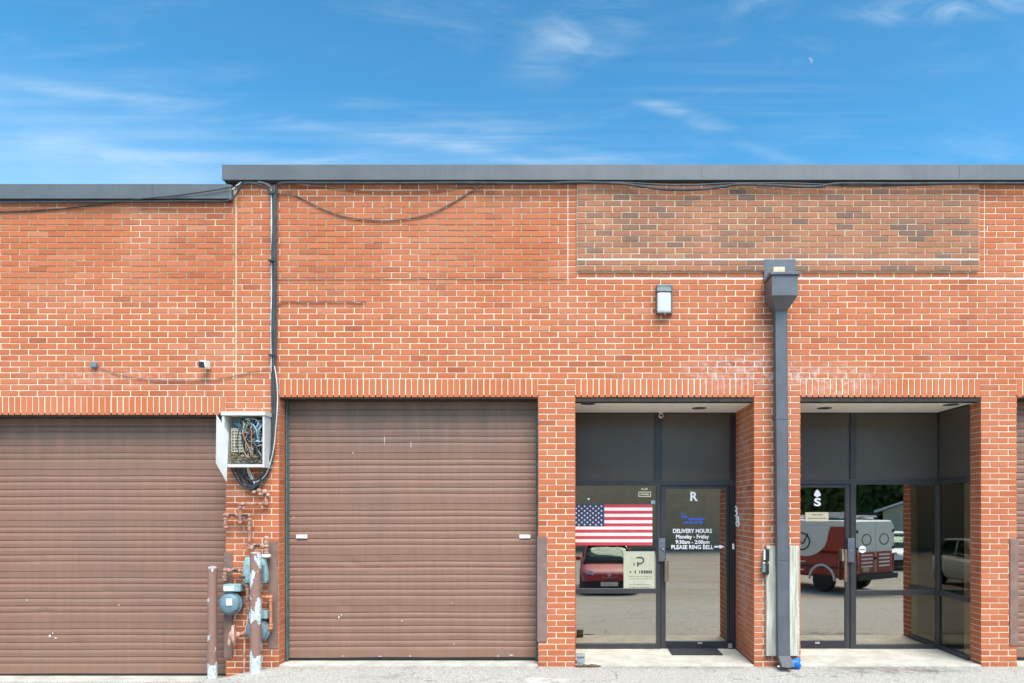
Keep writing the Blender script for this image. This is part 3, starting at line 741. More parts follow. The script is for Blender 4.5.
# ------------------------------------------------------------------ small wall fittings
wl = thing('wall_lamp', (X(664), 0, Z(315)), 'grey outdoor wall lamp with white lens, under the darker brick panel', 'lamp')
s = MB(); y = -.1
s.box(X(656), X(672), -.05, -.001, Z(315), Z(286), M['lamp_grey']); s.build('backplate', wl, bevel=.006)
s = MB(); s.hexa([(X(656.6, y), y, Z(291.4, y)), (X(671.6, y), y, Z(291.4, y)), (X(671.6), -.051, Z(291.4)), (X(656.6), -.051, Z(291.4)), (X(657.4, y), y + .02, Z(286.6, y)), (X(670.8, y), y + .02, Z(286.6, y)), (X(671.2), -.051, Z(286.4)), (X(657), -.051, Z(286.4))], M['lamp_grey'])
s.build('hood', wl, bevel=.004)
s = MB(); s.box(X(657.2, y), X(671.2, y), y, -.051, Z(312.4, y), Z(292, y), M['lamp_lens']); s.build('lens', wl, bevel=.022)
s = MB(); s.ball((X(664.3), -.06, Z(315.4)), .011, M['silver'], 8); s.build('sensor', wl)
sc = thing('security_camera', (X(204), 0, Z(364)), 'small white security camera on the wall over the left roll-up door', 'camera')
s = MB(); a0 = P(207.5, 363.6, -.03); a1 = P(199, 365, -.14)
s.cyl((X(206.6), -.001, Z(363.6)), (X(206.6), -.03, Z(363.6)), .028, M['white'], 18); s.build('bracket', sc)
s = MB(); s.box(X(201.4, -.09), X(209.6, -.05), -.13, -.031, Z(368.2, -.09), Z(361, -.09), M['white']); s.build('body', sc, bevel=.009)
s = MB(); s.hexa([(X(198.6, -.14), -.137, Z(367.2, -.14)), (X(204.6, -.14), -.137, Z(368, -.14)), (X(204.6, -.14), -.131, Z(368, -.14)), (X(198.6, -.14), -.131, Z(367.2, -.14)),
                  (X(198.4, -.14), -.137, Z(361.4, -.14)), (X(203.4, -.14), -.137, Z(361.6, -.14)), (X(203.4, -.14), -.131, Z(361.6, -.14)), (X(198.4, -.14), -.131, Z(361.4, -.14))], M['black']); s.build('lens_face', sc)
# loose wire with its connector
lw = thing('loose_wire', (X(96), 0, Z(365)), 'thin loose wire with grey connector sagging over the left roll-up door', 'wire')
s = MB(); s.box(X(92.6), X(98.4), -.045, -.001, Z(368), Z(363), M['meter']); s.build('connector', lw, bevel=.008)
s = MB(); s.tube([P(98, 366.4, -.02), P(105, 370, -.014), P(118, 374.6, -.014), P(136, 378, -.014), P(160, 381, -.014), P(190, 381.4, -.014), P(214, 379.8, -.014), P(232, 376.6, -.014), P(252, 372.4, -.014), P(268, 369.6, -.03)], .004, M['brown_cable']); s.build('lead', lw)
# bundle of cables down the wall
cbun = thing('cable_bundle', (X(274), -.05, Z(400)), 'dark bundle of cables running from the parapet down to the open grey box', 'cable')
def cab(pts, r, m, y=-.035, par=None, name='cable'):
    s = MB(); s.tube([P(p[0], p[1], p[2] if len(p) > 2 else y) for p in pts], r, M[m], 8, 5); return s.build(name, par)
cab([(274.2, 186), (275, 215), (274.2, 240), (274.9, 275), (274, 310), (274.5, 340), (273.6, 370), (274.4, 410), (274, 440), (271.5, 462), (263, 481), (254, 486), (246, 482), (241, 472, -.03), (238.6, 466, -.05)], .0135, 'teal_cable', -.04, cbun)
cab([(272.6, 186), (273.4, 222), (272.3, 252), (273.2, 290), (272.2, 330), (272.9, 362), (272.2, 385), (272.4, 420), (271, 452), (264, 476), (252, 484), (243, 478), (236, 466, -.05)], .013, 'cable', -.028, cbun)
cab([(271.6, 187), (271.8, 260), (271.4, 340), (271.6, 372)], .008, 'pale_cable', -.03, cbun)
cab([(275.9, 190), (276, 260), (275.8, 340), (274.8, 372), (276.6, 392), (276.9, 412), (274.6, 438), (270, 464), (258, 483), (250, 487), (247, 478), (246, 467, -.05)], .009, 'cable', -.05, cbun)
cab([(274.4, 366), (275.8, 374), (277.3, 388), (277.4, 404), (275.8, 428), (273, 452), (266, 474), (255, 482), (249, 474), (247, 467)], .006, 'pale_cable', -.062, cbun)
cab([(274, 430), (271, 455), (265, 472), (257, 485), (249, 489), (240, 484), (234, 474), (231, 467)], .010, 'cable', -.06, cbun)
cab([(272, 450), (266, 468), (259, 478), (250, 480), (244, 474), (241, 467)], .008, 'teal_cable', -.07, cbun)
cab([(236, 467), (240, 476), (247, 484), (252, 490), (259, 489), (262, 483)], .005, 'brown_cable', -.045, cbun)
cab([(273, 440), (268, 470), (256, 489), (244, 486), (238, 474), (233, 467)], .008, 'cable', -.03, cbun)
cab([(248, 467, -.05), (250, 472, -.06), (253, 479, -.06), (254.4, 484)], .007, 'pale_cable', -.06, cbun)
cab([(262, 467), (258, 474), (262, 482), (256, 486)], .006, 'brown_cable', -.05, cbun)
cab([(230, 466), (238, 478), (248, 490), (258, 488), (266, 478), (260, 468)], .005, 'tan_cable', -.025, cbun)
for py in (195, 262, 356):
    s = MB(); s.box(X(270.6), X(277.2), -.062, -.001, Z(py + .8), Z(py - .8), M['cable']); s.build('clip', cbun)
def wire(name, label, pts, r, m, y=-.03, cat='cable', group=None):
    s = MB(); s.tube([P(p[0], p[1], p[2] if len(p) > 2 else y) for p in pts], r, M[m], 8, 6)
    return tag(s.build(name), label, cat, group)
gp = 'cables strung under the parapet coping'
wire('parapet_cable', 'thick black cable following the underside of the right coping along its whole length', [(276, 192, -.05), (278, 186, -.06), (283, 183), (320, 183), (400, 183.2), (470, 182.8), (540, 183.4), (575, 182.2), (600, 182.8), (625, 184.2), (645, 187), (668, 189.6), (700, 189.4), (722, 187), (738, 184.6), (775, 185.4), (800, 187), (820, 186.4), (840, 183.6), (900, 183.8), (960, 183.4), (1024, 183.4), (1200, 183)], .013, 'cable', -.085, group=gp)
wire('parapet_cable', 'second black cable sagging slightly below the darker panel edge of the coping', [(470, 184.6), (520, 183.6), (575, 183.6), (620, 182.6), (680, 185.4), (730, 183.4), (800, 183.6), (850, 186), (905, 185.4), (1000, 182.8), (1024, 184.4), (1200, 184)], .009, 'cable', -.07, group=gp)
wire('parapet_cable', 'black cable hanging in one deep loop on the brick below the coping', [(268, 183.6, -.06), (276, 193), (285, 194.4), (294, 195), (306, 200.4), (325, 209.6), (350, 217.6), (380, 220.6), (405, 219), (430, 213.6), (452, 203), (472, 191), (486, 184.4, -.05), (500, 182.4, -.075)], .0075, 'brown_cable', -.014, group=gp)
wire('parapet_cable', 'thin cable in a shallow curve between the deep loop and the coping', [(286, 182.6, -.06), (320, 186.6), (360, 190.6), (400, 191.6), (440, 190), (465, 186.6), (484, 183.4, -.05)], .006, 'brown_cable', -.014, group=gp)
wire('parapet_cable', 'thin cable slanting across the end of the lower left coping', [(270.5, 190, -.03), (264, 184, -.06), (250, 182.4, -.07), (243, 182.6, -.07), (238, 186, -.07), (230, 187.4, -.075), (205, 191.6, -.075), (176, 195.6, -.075), (150, 198, -.075), (117, 202, -.02), (70, 208, -.012), (20, 211.4, -.012), (-30, 212, -.012)], .007, 'cable', -.03, group=gp)
wire('parapet_cable', 'black cable turning round the step between the two copings', [(275, 196, -.04), (268, 189, -.04), (258, 184.4, -.06), (246, 183.6, -.07), (240, 188, -.06), (236, 195, -.05), (231, 199.6, -.065), (222, 201.6, -.07), (200, 201.4, -.065), (100, 201.8, -.06), (0, 202.6, -.06), (-60, 202.6, -.06)], .010, 'cable', -.03, group=gp)
wire('parapet_cable', 'pale stub of cable at the step between the two copings', [(232.8, 189.6, -.04), (237, 186, -.04), (241.5, 182.4, -.04)], .011, 'pale_cable', group=gp)
wire('parapet_cable', 'pale cable curving from the coping into the top of the vertical bundle', [(258, 181.8, -.05), (266, 183.4), (270.4, 188), (272, 194)], .007, 'pale_cable', -.03, group=gp)
wire('branch_wire', 'short dark wire running right from the vertical bundle across bare brick', [(275.5, 307, -.03), (279, 303, -.02), (288, 301.8), (312, 302.6), (335, 301.8), (350, 302), (358, 303), (366, 301.6)], .0052, 'brown_cable', -.012, 'wire')
wire('hairline_wire', 'hairline wire along a mortar course above the short dark wire', [(276, 279.6), (330, 279.6), (420, 279), (520, 279.4), (566, 279)], .0026, 'brown_cable', -.006, 'wire')

# ------------------------------------------------------------------ open cabinet
jb = thing('cable_cabinet', (X(248), 0, Z(467)), 'open grey wall cabinet full of tangled wires beside the left roll-up door', 'cabinet')
yc = -.19
s = MB(); g_ = M['boxgrey']
xr = X(264.4, yc)
s.box(X(221.6, yc), xr + .012, yc - .012, -.002, Z(415.4, yc), Z(411.6, yc), g_)
s.box(X(221.8, yc), X(224.4, yc), yc, -.002, Z(466, yc), Z(415.7, yc), g_)
s.box(X(262.6, yc), xr, yc, -.002, Z(467.4, yc), Z(415.7, yc), g_)
s.box(X(224.5, yc), X(262.5, yc), yc, -.002, Z(467, yc), Z(464.2, yc), g_)
s.build('cabinet_shell', jb)
s = MB(); s.box(X(222.2, yc), X(262.4, yc), -.02, -.003, Z(464, yc), Z(415, yc), M['boxin']); s.build('back_panel', jb)
s = MB()
pts = [(216.6, 414.4, -.30), (228.6, 433.4, -.196), (226.6, 482, -.20), (216, 463, -.30)]
q = [P(*p) for p in pts]; nn = (q[1] - q[0]).cross(q[3] - q[0]).normalized()*.006
s.hexa([q[3], q[2], q[2] + nn, q[3] + nn, q[0], q[1], q[1] + nn, q[0] + nn], g_)
s.build('cabinet_door', jb)
s = MB(); s.box(X(231, -.1), X(249.4, -.1), -.1, -.021, Z(452, -.1), Z(428, -.1), M['block'])
for i in range(6):
    for j in range(7): s.box(X(232.4 + i*2.8, -.1), X(233.8 + i*2.8, -.1), -.106, -.1005, Z(431 + j*3 + 1.2, -.1), Z(431 + j*3, -.1), M['ink'])
s.build('terminal_block', jb)
s = MB(); s.box(X(251, -.06), X(264, -.06), -.06, -.021, Z(460, -.06), Z(420, -.06), M['boxin'])
for i in range(5):
    for j in range(10): s.box(X(251.6 + i*2.1, -.06), X(253 + i*2.1, -.06), -.075, -.0605, Z(422 + j*3.7 + 2, -.06), Z(422 + j*3.7, -.06), random.choice([M['ink'], M['meter'], M['boxgrey'], M['black'], M['meter']]))
s.build('terminal_strip', jb)
cols = [M['boxgrey'], M['cable'], M['black'], M['cable'], M['black'], pm('navy_wire', (.06, .12, .3)), pm('aqua_wire', (.3, .5, .58)), M['tan_cable'], M['boxgrey'], M['meter'], M['black'], M['cable'], M['boxin'], pm('orange_wire', (.38, .16, .06)), pm('red_wire', (.22, .05, .05)), pm('green_wire', (.07, .16, .09)), pm('sky_wire', (.24, .42, .52))]
for i in range(46):
    s = MB(); m_ = random.choice(cols)
    if i < 28: pts = [(random.uniform(243, 263), random.uniform(418, 445), random.uniform(-.16, -.06)) for _ in range(2)] + [(random.uniform(240, 263), random.uniform(430, 462), random.uniform(-.17, -.06)) for _ in range(2)]
    else: pts = [(random.uniform(234, 262), random.uniform(417, 428), -.1), (random.uniform(236, 262), random.uniform(418, 426), -.13), (random.uniform(240, 262), random.uniform(420, 440), -.12)]
    s.tube([P(*p) for p in pts], random.choice([.005, .007, .009]), m_, 6, 4); s.build('wire', jb)
s = MB(); s.tube([P(p[0], p[1], -.16) for p in ((243, 424), (238.5, 432), (237, 444), (238.6, 452), (242, 458), (250, 461))], .006, M['cable'], 6, 5); s.build('wire', jb)
s = MB()
for i in range(70):
    a = (random.uniform(226, 262), random.uniform(454, 463), random.uniform(-.16, -.05)); b_ = (a[0] + random.uniform(-7, 7), a[1] + random.uniform(-2.5, 2), a[2] + random.uniform(-.03, .03))
    a = (min(max(a[0], 227), 260), a[1], a[2]); b_ = (min(max(b_[0], 226), 261), min(b_[1], 463), b_[2])
    s.tube([P(*a), P((a[0]+b_[0])/2, (a[1]+b_[1])/2 - .8, a[2]), P(*b_)], .0045, M['nest'] if i % 3 else M['tan_cable'], 5, 2)
s.build('straw_nest', jb)

# ------------------------------------------------------------------ gas meters and pipes
pw = thing('gas_pipework', (X(240), -.08, Z(545)), 'rusty gas pipes with elbows and valves on the brick pier below the cabinet', 'pipes')
def pipe(pts, r, m='rust', fit=True, y=-.09):
    s = MB(); pp = [P(p[0], p[1], p[2] if len(p) > 2 else y) for p in pts]
    for a, b_ in zip(pp, pp[1:]): s.cyl(a, b_, r*.85, M[m], 12)
    if fit:
        for p in pp: s.ball(p, r*1.3, M[m], 8)
        for a, b_ in zip(pp, pp[1:]):
            d = (b_ - a).normalized()
            for e_, sg in ((a, 1), (b_, -1)): s.cyl(e_ + d*sg*r*1.2, e_ + d*sg*r*2.2, r*1.25, M[m], 12)
    s.build('pipe', pw)
pipe([(266, 493, -.0), (266, 503.6, -.06), (240.4, 504), (240.4, 515.4)], .019)
pipe([(226, 527), (225.4, 515.2), (240.4, 515.4), (249.4, 515.6), (249.4, 548), (252, 548)], .021)
pipe([(240.4, 515.4), (240.6, 522)], .023, 'rust')
pipe([(252, 548), (255, 546), (266.5, 546), (266.5, 538)], .020, 'rust_pale', y=-.1)
pipe([(266.5, 546), (266.5, 556)], .021, 'rust_pale')
pipe([(224.6, 580), (225.2, 570), (233, 570.6), (243.4, 570.6), (243.6, 583), (247.4, 586)], .020)
pipe([(247.6, 586), (247.6, 600), (248.4, 612)], .019, 'rust')
pipe([(248.6, 612), (247, 625), (244.6, 634), (244.2, 672)], .012, 'rust_pale', False)
pipe([(259, 610), (260, 597.2), (270.6, 597.2), (270.8, 628), (266, 630)], .019, 'orange_rust', y=-.1)
for (px, py, m_) in ((233, 515, 'black'), (245.6, 515.2, 'black'), (236, 570.4, 'black'), (243.6, 577, 'black'), (258, 545.6, 'black')):
    s = MB(); c = P(px, py, -.115); s.cyl(c + Vector((0, .03, 0)), c - Vector((0, .02, 0)), .024, M['rust'], 12); s.box(c.x - .035, c.x + .03, c.y - .03, c.y - .0205, c.z - .008, c.z + .008, M['steel_dark']); s.build('valve', pw)
s = MB(); c = P(255, 493, -.05)
for (px, py, r_) in ((254, 492, .022), (259, 490.5, .028), (264.5, 491.5, .03), (268, 495, .022), (260, 494, .02)): s.ball(P(px, py, -.05), r_, M['rust_pale'], 8, (1, .8, .9))
s.build('putty', pw)
rg = thing('gas_regulator', P(236, 636, -.1), 'rusty mushroom shaped gas regulator left of the lower gas meter', 'regulator')
s = MB(); o_ = P(240, 634.6, -.11); ax = Vector((-1, -.35, -.08))
s.lathe([(.03, 0), (.035, .03), (.05, .035), (.112, .042), (.115, .056), (.112, .07), (.06, .078), (.045, .10), (.03, .11), (.0, .112)], o_, ax, M['rust_pale'], 22); s.build('diaphragm', rg)
s = MB(); s.cyl(o_, P(248, 632, -.1), .024, M['rust'], 12); s.build('inlet', rg)
s = MB(); s.tube([P(230, 637, -.16), P(229.5, 641, -.16), P(229.8, 645, -.16)], .02, M['rust_pale'], 10); s.build('vent', rg)
def meter(cx, cy, hx0, hx1, hy0, hy1, r, label, yb=-.11):
    t_ = thing('gas_meter', P(cx, cy, yb), label, 'gas meter', 'gas meters on the pier')
    s = MB(); c = P(cx, cy, -.11); c.y = -.02; rr = r/90*.99
    s.lathe([(rr*.86, 0), (rr*.95, .02), (rr*.97, .06), (rr*1.06, .065), (rr*1.06, .085), (rr*.95, .09), (rr*.90, .115), (rr*.72, .135), (0, .14)], c, (0, -1, 0), M['meter'], 32); s.build('meter_body', t_)
    for k in range(12):
        s = MB(); a = 2*math.pi*k/12 + .2; p = c + Vector((math.cos(a)*rr*1.0, -.085, math.sin(a)*rr*1.0)); s.cyl(p, p - Vector((0, .009, 0)), .008, M['meter'], 6); s.build('bolt', t_)
    s = MB(); s.box(X(hx0, -.14), X(hx1, -.14), -.14, -.03, Z(hy1, -.14), Z(hy0, -.14), M['meter_pale']); s.build('meter_head', t_, bevel=.008)
    s = MB(); s.box(X(hx0 + .8, -.14), X(hx0 + (hx1 - hx0)*.66, -.14), -.15, -.1405, Z(hy1 - .6, -.14), Z(hy0 + 1.4, -.14), M['meter_glass']); s.build('dial_window', t_, bevel=.003)
    s = MB(); s.box(X(cx - 2.6, -.11), X(cx + 2.6, -.11), -.11, -.04, Z(hy1 + 4), Z(hy1 - .5), M['meter']); s.build('neck', t_, bevel=.006)
    s = MB(); s.box(X(cx - 4.4, -.165), X(cx + 1.6, -.165), -.168, -.150, Z(cy + 2, -.165), Z(cy - 5, -.165), M['meter_glass']); s.build('tag_plate', t_, bevel=.002)
    return t_
meter(230.4, 603.6, 223, 240.4, 584.4, 591.6, 10.9, 'round blue gas meter with white dial, beside the thin bollard')
meter(257.4, 631, 248.6, 266.6, 611, 619, 11.2, 'round blue gas meter behind the flaking bollard, near the ground')
t_ = thing('gas_meter', P(259.6, 569, -.1), 'upright teal gas meter behind the top of the flaking bollard', 'gas meter', 'gas meters on the pier')
s = MB()
for (x0, x1) in ((247.4, 251.6), (261.6, 272)):
    pass
rings = []
for (py, a, b_, dy) in ((556.5, 250, 269, .03), (558, 249, 269.6, .045), (564, 248.4, 270.2, .055), (572, 247.4, 271.6, .06), (579, 247.4, 271.8, .058), (582, 249, 270.4, .04)):
    cx = (X(a) + X(b_))/2; hw = (X(b_) - X(a))/2; rings.append([(cx + math.copysign(abs(math.cos(u))**.6, math.cos(u))*hw, -.085 + math.copysign(abs(math.sin(u))**.6, math.sin(u))*dy, Z(py)) for u in [2*math.pi*k/28 for k in range(28)]])
s.ring_loft(rings, M['meter_pale']); s.build('meter_body', t_)
s = MB(); s.lathe([(.05, 0), (.052, .02), (.04, .03)], P(266, 557, -.085), (0, 0, 1), M['white'], 18); s.build('collar', t_)
s = MB(); s.box(X(261), X(270.4), -.152, -.140, Z(578), Z(564), M['meter']); s.build('face_plate', t_, bevel=.004)

# bollards
def bollard(px, w, py0, py1, y, m, label, capr):
    c = Vector((X(px, y), y, Z(py1, y))); r = w/2*(D + y)/F
    t_ = thing('bollard', c, label, 'bollard', 'steel bollards guarding the gas meters')
    s = MB(); h = Z(py0, y) - c.z; s.lathe([(r, -.12), (r, h*.3), (r*1.01, h*.31), (r, h*.6), (r, h)], c, (0, 0, 1), m, 28); s.build('post', t_)
    s = MB(); s.lathe([(r*.93, h + .001), (r*.9, h + capr*.4), (r*.6, h + capr*.8), (0, h + capr)], c, (0, 0, 1), M['post_cap'], 28); s.build('concrete_cap', t_)
bollard(212.4, 8.9, 568.5, 679, -.12, M['post_a'], 'thin brown bollard with a domed top, in front of the left roll-up door', .03)
bollard(255.6, 10.6, 553.4, 675, -.25, M['post_b'], 'flaking brown and pale blue bollard in front of two gas meters', .02)

# ------------------------------------------------------------------ entrance small things
fl = thing('flag', P(614, 545.4, YB - .004), 'american flag hung flat across the left entrance window', 'flag')
yy = YB - .006
fx0, fx1, fy0, fy1 = 570.5, 652.4, 504.4, 545.4
s = MB(); sh = (fy1 - fy0)/13; cx1 = 604.3
for k in range(13):
    x0 = cx1 if k < 7 else fx0
    s.box(X(x0, yy), X(fx1, yy), yy, yy + .003, Z(fy0 + (k+1)*sh, yy), Z(fy0 + k*sh, yy), M['flag_red'] if k % 2 == 0 else M['flag_white'])
s.build('stripes', fl)
s = MB(); s.box(X(fx0, yy), X(cx1, yy), yy, yy + .003, Z(fy0 + 7*sh, yy), Z(fy0, yy), M['flag_blue']); cn = s.build('canton', fl)
s = MB()
for r_ in range(9):
    n = 6 if r_ % 2 == 0 else 5
    for k in range(n):
        cx = fx0 + (cx1 - fx0)*((k + (.5 if n == 6 else 1))/6); cy = fy0 + 7*sh*(r_ + .8)/9.6
        c = P(cx, cy, yy)
        poly = [(c.x + math.sin(math.pi*i/5)*(.0135 if i % 2 == 0 else .0065), c.z + math.cos(math.pi*i/5)*(.0135 if i % 2 == 0 else .0065)) for i in range(10)]
        s.prism(poly, yy - .001, yy - .0003, M['flag_white'])
tag(s.build('stars', cn), kind='stuff')
def sheet(name, px0, px1, py0, py1, m, label, cat, y=YB - .003):
    t_ = thing(name, P((px0 + px1)/2, py1, y), label, cat)
    s = MB(); s.box(X(px0, y), X(px1, y), y, y + .003, Z(py1, y), Z(py0, y), m); s.build('sheet', t_)
    return t_
po = sheet('poster', 623.6, 654.6, 551.4, 588.4, M['paper'], 'pale poster with dark print below the flag in the entrance window', 'poster')
yq = YB - .0032; s = MB()
rr_ = lambda a, b_, c_, d_, m_: s.box(X(a, yq), X(b_, yq), yq - .0005, yq, Z(d_, yq), Z(c_, yq), m_)
s.tube([P(x_, y_, yq - .002) for x_, y_ in ((636.6, 558), (640, 557.2), (643, 558.4), (643.4, 561.4), (641, 563.2), (637.6, 563.6))], .008, M['ink'], 6, 4)
rr_(637, 638.6, 562, 566.6, M['ink']); rr_(633, 635, 563, 565.6, M['faint_ink'])
s.lathe([(.012, 0), (.012, .001)], P(630.4, 572, yq), (0, -1, 0), M['ink'], 12)
for i, (a, b_) in enumerate(((634.6, 636), (639, 640), (641, 643), (643.6, 645.6), (646, 648), (648.4, 650), (650.4, 652))): rr_(a, b_, 570.4, 573.6, M['ink'])
s.build('print', po)
for y_ in (576, 578.4, 584, 587):
    q = 629
    s = MB()
    while q < 650: w = random.uniform(1.2, 4); rr_(q, min(q + w, 652), y_, y_ + .8, M['faint_ink']); q += w + .8
    s.build('text_line', po)
sheet('sticker', 651, 655.2, 500.2, 504, M['meter_pale'], 'small pale green sticker just above the right end of the flag', 'sticker')
s = MB(); yq = YB - .002; w_ = M['cream']
for (a, b_, c_, d_) in ((638.4, 651, 491.6, 492.6), (638.4, 651, 496, 497), (638.4, 639.4, 492.6, 496), (650, 651, 492.6, 496), (640.6, 648.8, 493.6, 495), (641.4, 643.2, 488, 489.8), (643.6, 645, 489, 490.2), (645.4, 647.4, 488, 489.8)): s.box(X(a, yq), X(b_, yq), yq, yq + .001, Z(d_, yq), Z(c_, yq), w_)
tag(s.build('window_decal'), 'small framed outline decal near the top right corner of the flag window', 'decal')
s = MB(); s.lathe([(.014, 0), (.014, .006), (.008, .01)], P(588.6, 499, YB + .002), (0, -1, 0), M['white'], 14); tag(s.build('suction_cup'), 'tiny white suction cup on the glass above the stars of the flag', 'cup')
ns = sheet('door_notice', 805.4, 828.4, 512.2, 521.2, M['cream'], 'small cream paper notice on the glass door under the letter S', 'notice')
yq = YB - .0032
for y_, a, b_ in ((514, 812, 823), (517.6, 808, 827)):
    q = a; s = MB()
    while q < b_ - 1: w = random.uniform(.9, 2); s.box(X(q, yq), X(q + w, yq), yq - .0005, yq, Z(y_ + 1.5, yq), Z(y_, yq), M['faint_ink']); q += w + .5
    s.build('text_line', ns)
s = MB(); s.lathe([(.045, 0), (.045, .0015)], P(862.4, 549.4, YB + .003), (0, -1, 0), M['white'], 24); 
s.box(X(859.6, YB), X(865.2, YB), YB - .0008, YB + .0012, Z(550.2, YB), Z(548.8, YB), M['faint_ink']); tag(s.build('sticker'), 'round white sticker on the window right of the glass door marked S', 'sticker')
# bell, numerals, camera, mat
s = MB(); c = P(733, 546.4, YB - .03); s.box(c.x - .01, c.x + .012, c.y - .016, c.y - .0005, c.z - .034, c.z + .034, M['vinyl']); tag(s.build('door_bell', bevel=.004), 'white door bell button on the dark frame right of the delivery hours', 'bell')
xj = X(754) - .004
for (ya, zc, lab) in ((.845, Z(511, .845), 'upper white house numeral on the brick reveal by the delivery hours door'), (.75, Z(521.2, .75), 'lower white house numeral on the brick reveal by the delivery hours door')):
    s = MB(); pts = []
    pl = lambda u, w, ya=ya, zc=zc: (xj, ya - .05 + u*.1, zc - .055 + w*.11)
    for dz, r_ in ((.028, .024), (-.026, .03)):
        s.tube([(xj, ya + math.cos(a)*r_*2.1, zc + dz + math.sin(a)*r_*1.15) for a in [2*math.pi*k/16 for k in range(17)]], .012, M['vinyl'], 6, 0)
    tag(s.build('house_numeral'), lab, 'numeral', 'house numerals beside the door')
dc = thing('dome_camera', P(661, 410, .5), 'small white ceiling fixture hanging over the delivery hours door', 'camera')
yd_ = .8; zc = 2.9395; s = MB(); c = (X(661, yd_), yd_, zc); s.lathe([(.03, 0), (.03, -.012), (.016, -.02)], c, (0, 0, 1), M['white'], 16); s.build('mount', dc)
s = MB(); c = (X(661, yd_), yd_, zc - .05); s.ball(c, .032, M['boxgrey'], 10); s.ball((c[0], c[1] - .02, c[2]), .018, M['black'], 8); s.build('globe', dc)
ym0 = F*(HC - zf)/(655.4 - VY) - D; ym1 = F*(HC - zf)/(649.4 - VY) - D
s = MB(); s.box(X(670, (ym0+ym1)/2), X(720, (ym0+ym1)/2), ym0, ym1, zf + .0005, zf + .012, M['mat']); tag(s.build('door_mat', bevel=.003), 'black rubber mat on the concrete in front of the delivery hours door', 'mat')
# lock boxes
kb = thing('lock_box', P(766, 560, -.02), 'narrow black key lock box on the wall, upper of two left of the grey board', 'lock box')
s = MB(); s.box(X(763.4), X(767.6), -.075, -.001, Z(561), Z(548.6), M['black']); s.build('case', kb, bevel=.006)
s = MB(); s.box(X(763.6, -.08), X(765.4, -.08), -.082, -.0755, Z(560, -.08), Z(549.6, -.08), M['boxgrey']); s.build('cover', kb, bevel=.002)
kb = thing('lock_box', P(766, 573, -.02), 'rounded black key lock box, lower of two left of the grey board', 'lock box')
s = MB(); s.box(X(761.8), X(767.4), -.08, -.001, Z(574), Z(562.4), M['black']); s.build('case', kb, bevel=.014)
s = MB(); s.box(X(762.4, -.09), X(765.6, -.09), -.092, -.0805, Z(572.4, -.09), Z(565, -.09), M['meter']); s.build('cover', kb, bevel=.01)
s = MB(); s.ball(P(764, 563.6, -.06), .018, M['cream'], 8); s.build('dial', kb)
# blue cup lying at the shoe, grey block, litter
bc = thing('plastic_cup', P(796, 667, -.12), 'crumpled bright blue plastic cup on the ground beside the downspout shoe', 'cup')
s = MB(); c = P(794.4, 663.6, -.13); rings = []
for k, (r_, d) in enumerate(((.045, 0), (.05, .03), (.053, .06), (.062, .09), (.064, .095))):
    rings.append([c + Vector((d - .05 + .012*math.sin(a*3 + k), math.cos(a)*r_*.9, math.sin(a)*r_*(1 + .14*math.cos(a*2 + k)))) for a in [2*math.pi*i/18 for i in range(18)]])
s.ring_loft(rings, M['blue'], True, False); s.build('cup_body', bc)
s = MB(); s.ball(P(797.6, 660.4, -.14), .03, M['blue'], 8, (1.2, .8, .7)); s.build('crushed_rim', bc)
s = MB(); s.box(X(576.6, .04), X(584.6, .04), .04, .15, zf + .001, zf + .075, M['stone']); s.box(X(576.2, .036), X(585, .036), .03, .155, zf + .0765, zf + .1, M['stone']); tag(s.build('door_stop_block', bevel=.008), 'small grey cast block on the concrete at the foot of the brick pier', 'block')
s = MB()
for i in range(60):
    a = X(576 + 24*random.random()**1.2); y = random.uniform(-.05, .01); c = Vector((a, y, -.0 + random.uniform(0, .016)))
    s.box(c.x - .012, c.x + .014, c.y - .008, c.y + .008, c.z - .003, c.z + .004, M['twig'])
tag(s.build('leaf_litter'), 'brown leaf litter lying along the concrete edge below the grey block', 'litter', kind='stuff')
s = MB(); s.box(X(576, -.02) , X(600, -.02), -.028, -.008, -.012, .012, M['twig']); tag(s.build('rotten_lath', bevel=.006), 'thin dark strip of rotten wood at the foot of the flag window entrance', 'lath')
s = MB(); s.ball(P(778.4, 666.4, -.3), .012, M['white'], 6, (1.2, 1, .6)); tag(s.build('pebble'), 'tiny white pebble on the asphalt by the downspout shoe', 'pebble')

# ------------------------------------------------------------------ what the glass mirrors: the lot across from the building
def gz(x, y): return ground_z(x, y)
def carpaint(name, c):
    m, t, b, o = newmat(name); lin(t, mixc(t, noise(t, 3, 4, .6, pos(t)), c, tuple(v*.9 for v in c)), b.inputs['Base Color'])
    b.inputs['Roughness'].default_value = .5; b.inputs['Specular IOR Level'].default_value = .35; b.inputs['Coat Weight'].default_value = .12; return m
RED, WHT = carpaint('red_car_paint', (.46, .06, .07)), carpaint('white_car_paint', (.86, .86, .83))
VRED = carpaint('van_red', (.42, .06, .04))
TYRE = pm('tyre', (.02, .02, .02)); RIM = pm('rim', (.45, .45, .46), None, 9, .3, .7); DARK = pm('dark_trim', (.025, .026, .028), None, 8, .5)
TAIL = pm('tail_light', (.4, .01, .01), None, 8, .2); HEAD = pm('headlight_glass', (.7, .72, .72), None, 8, .1)
def wheel(parent, x, y, z, r, w):
    s = MB(); s.lathe([(r*.62, -w/2), (r*.95, -w/2), (r, -w*.3), (r, w*.3), (r*.95, w/2), (r*.62, w/2)], (x, y, z), (1, 0, 0), TYRE, 24); o = s.build('wheel', parent)
    s = MB(); s.lathe([(0, -w*.42), (r*.6, -w*.45), (r*.61, w*.45), (0, w*.42)], (x, y, z), (1, 0, 0), RIM, 18); s.build('rim', o)
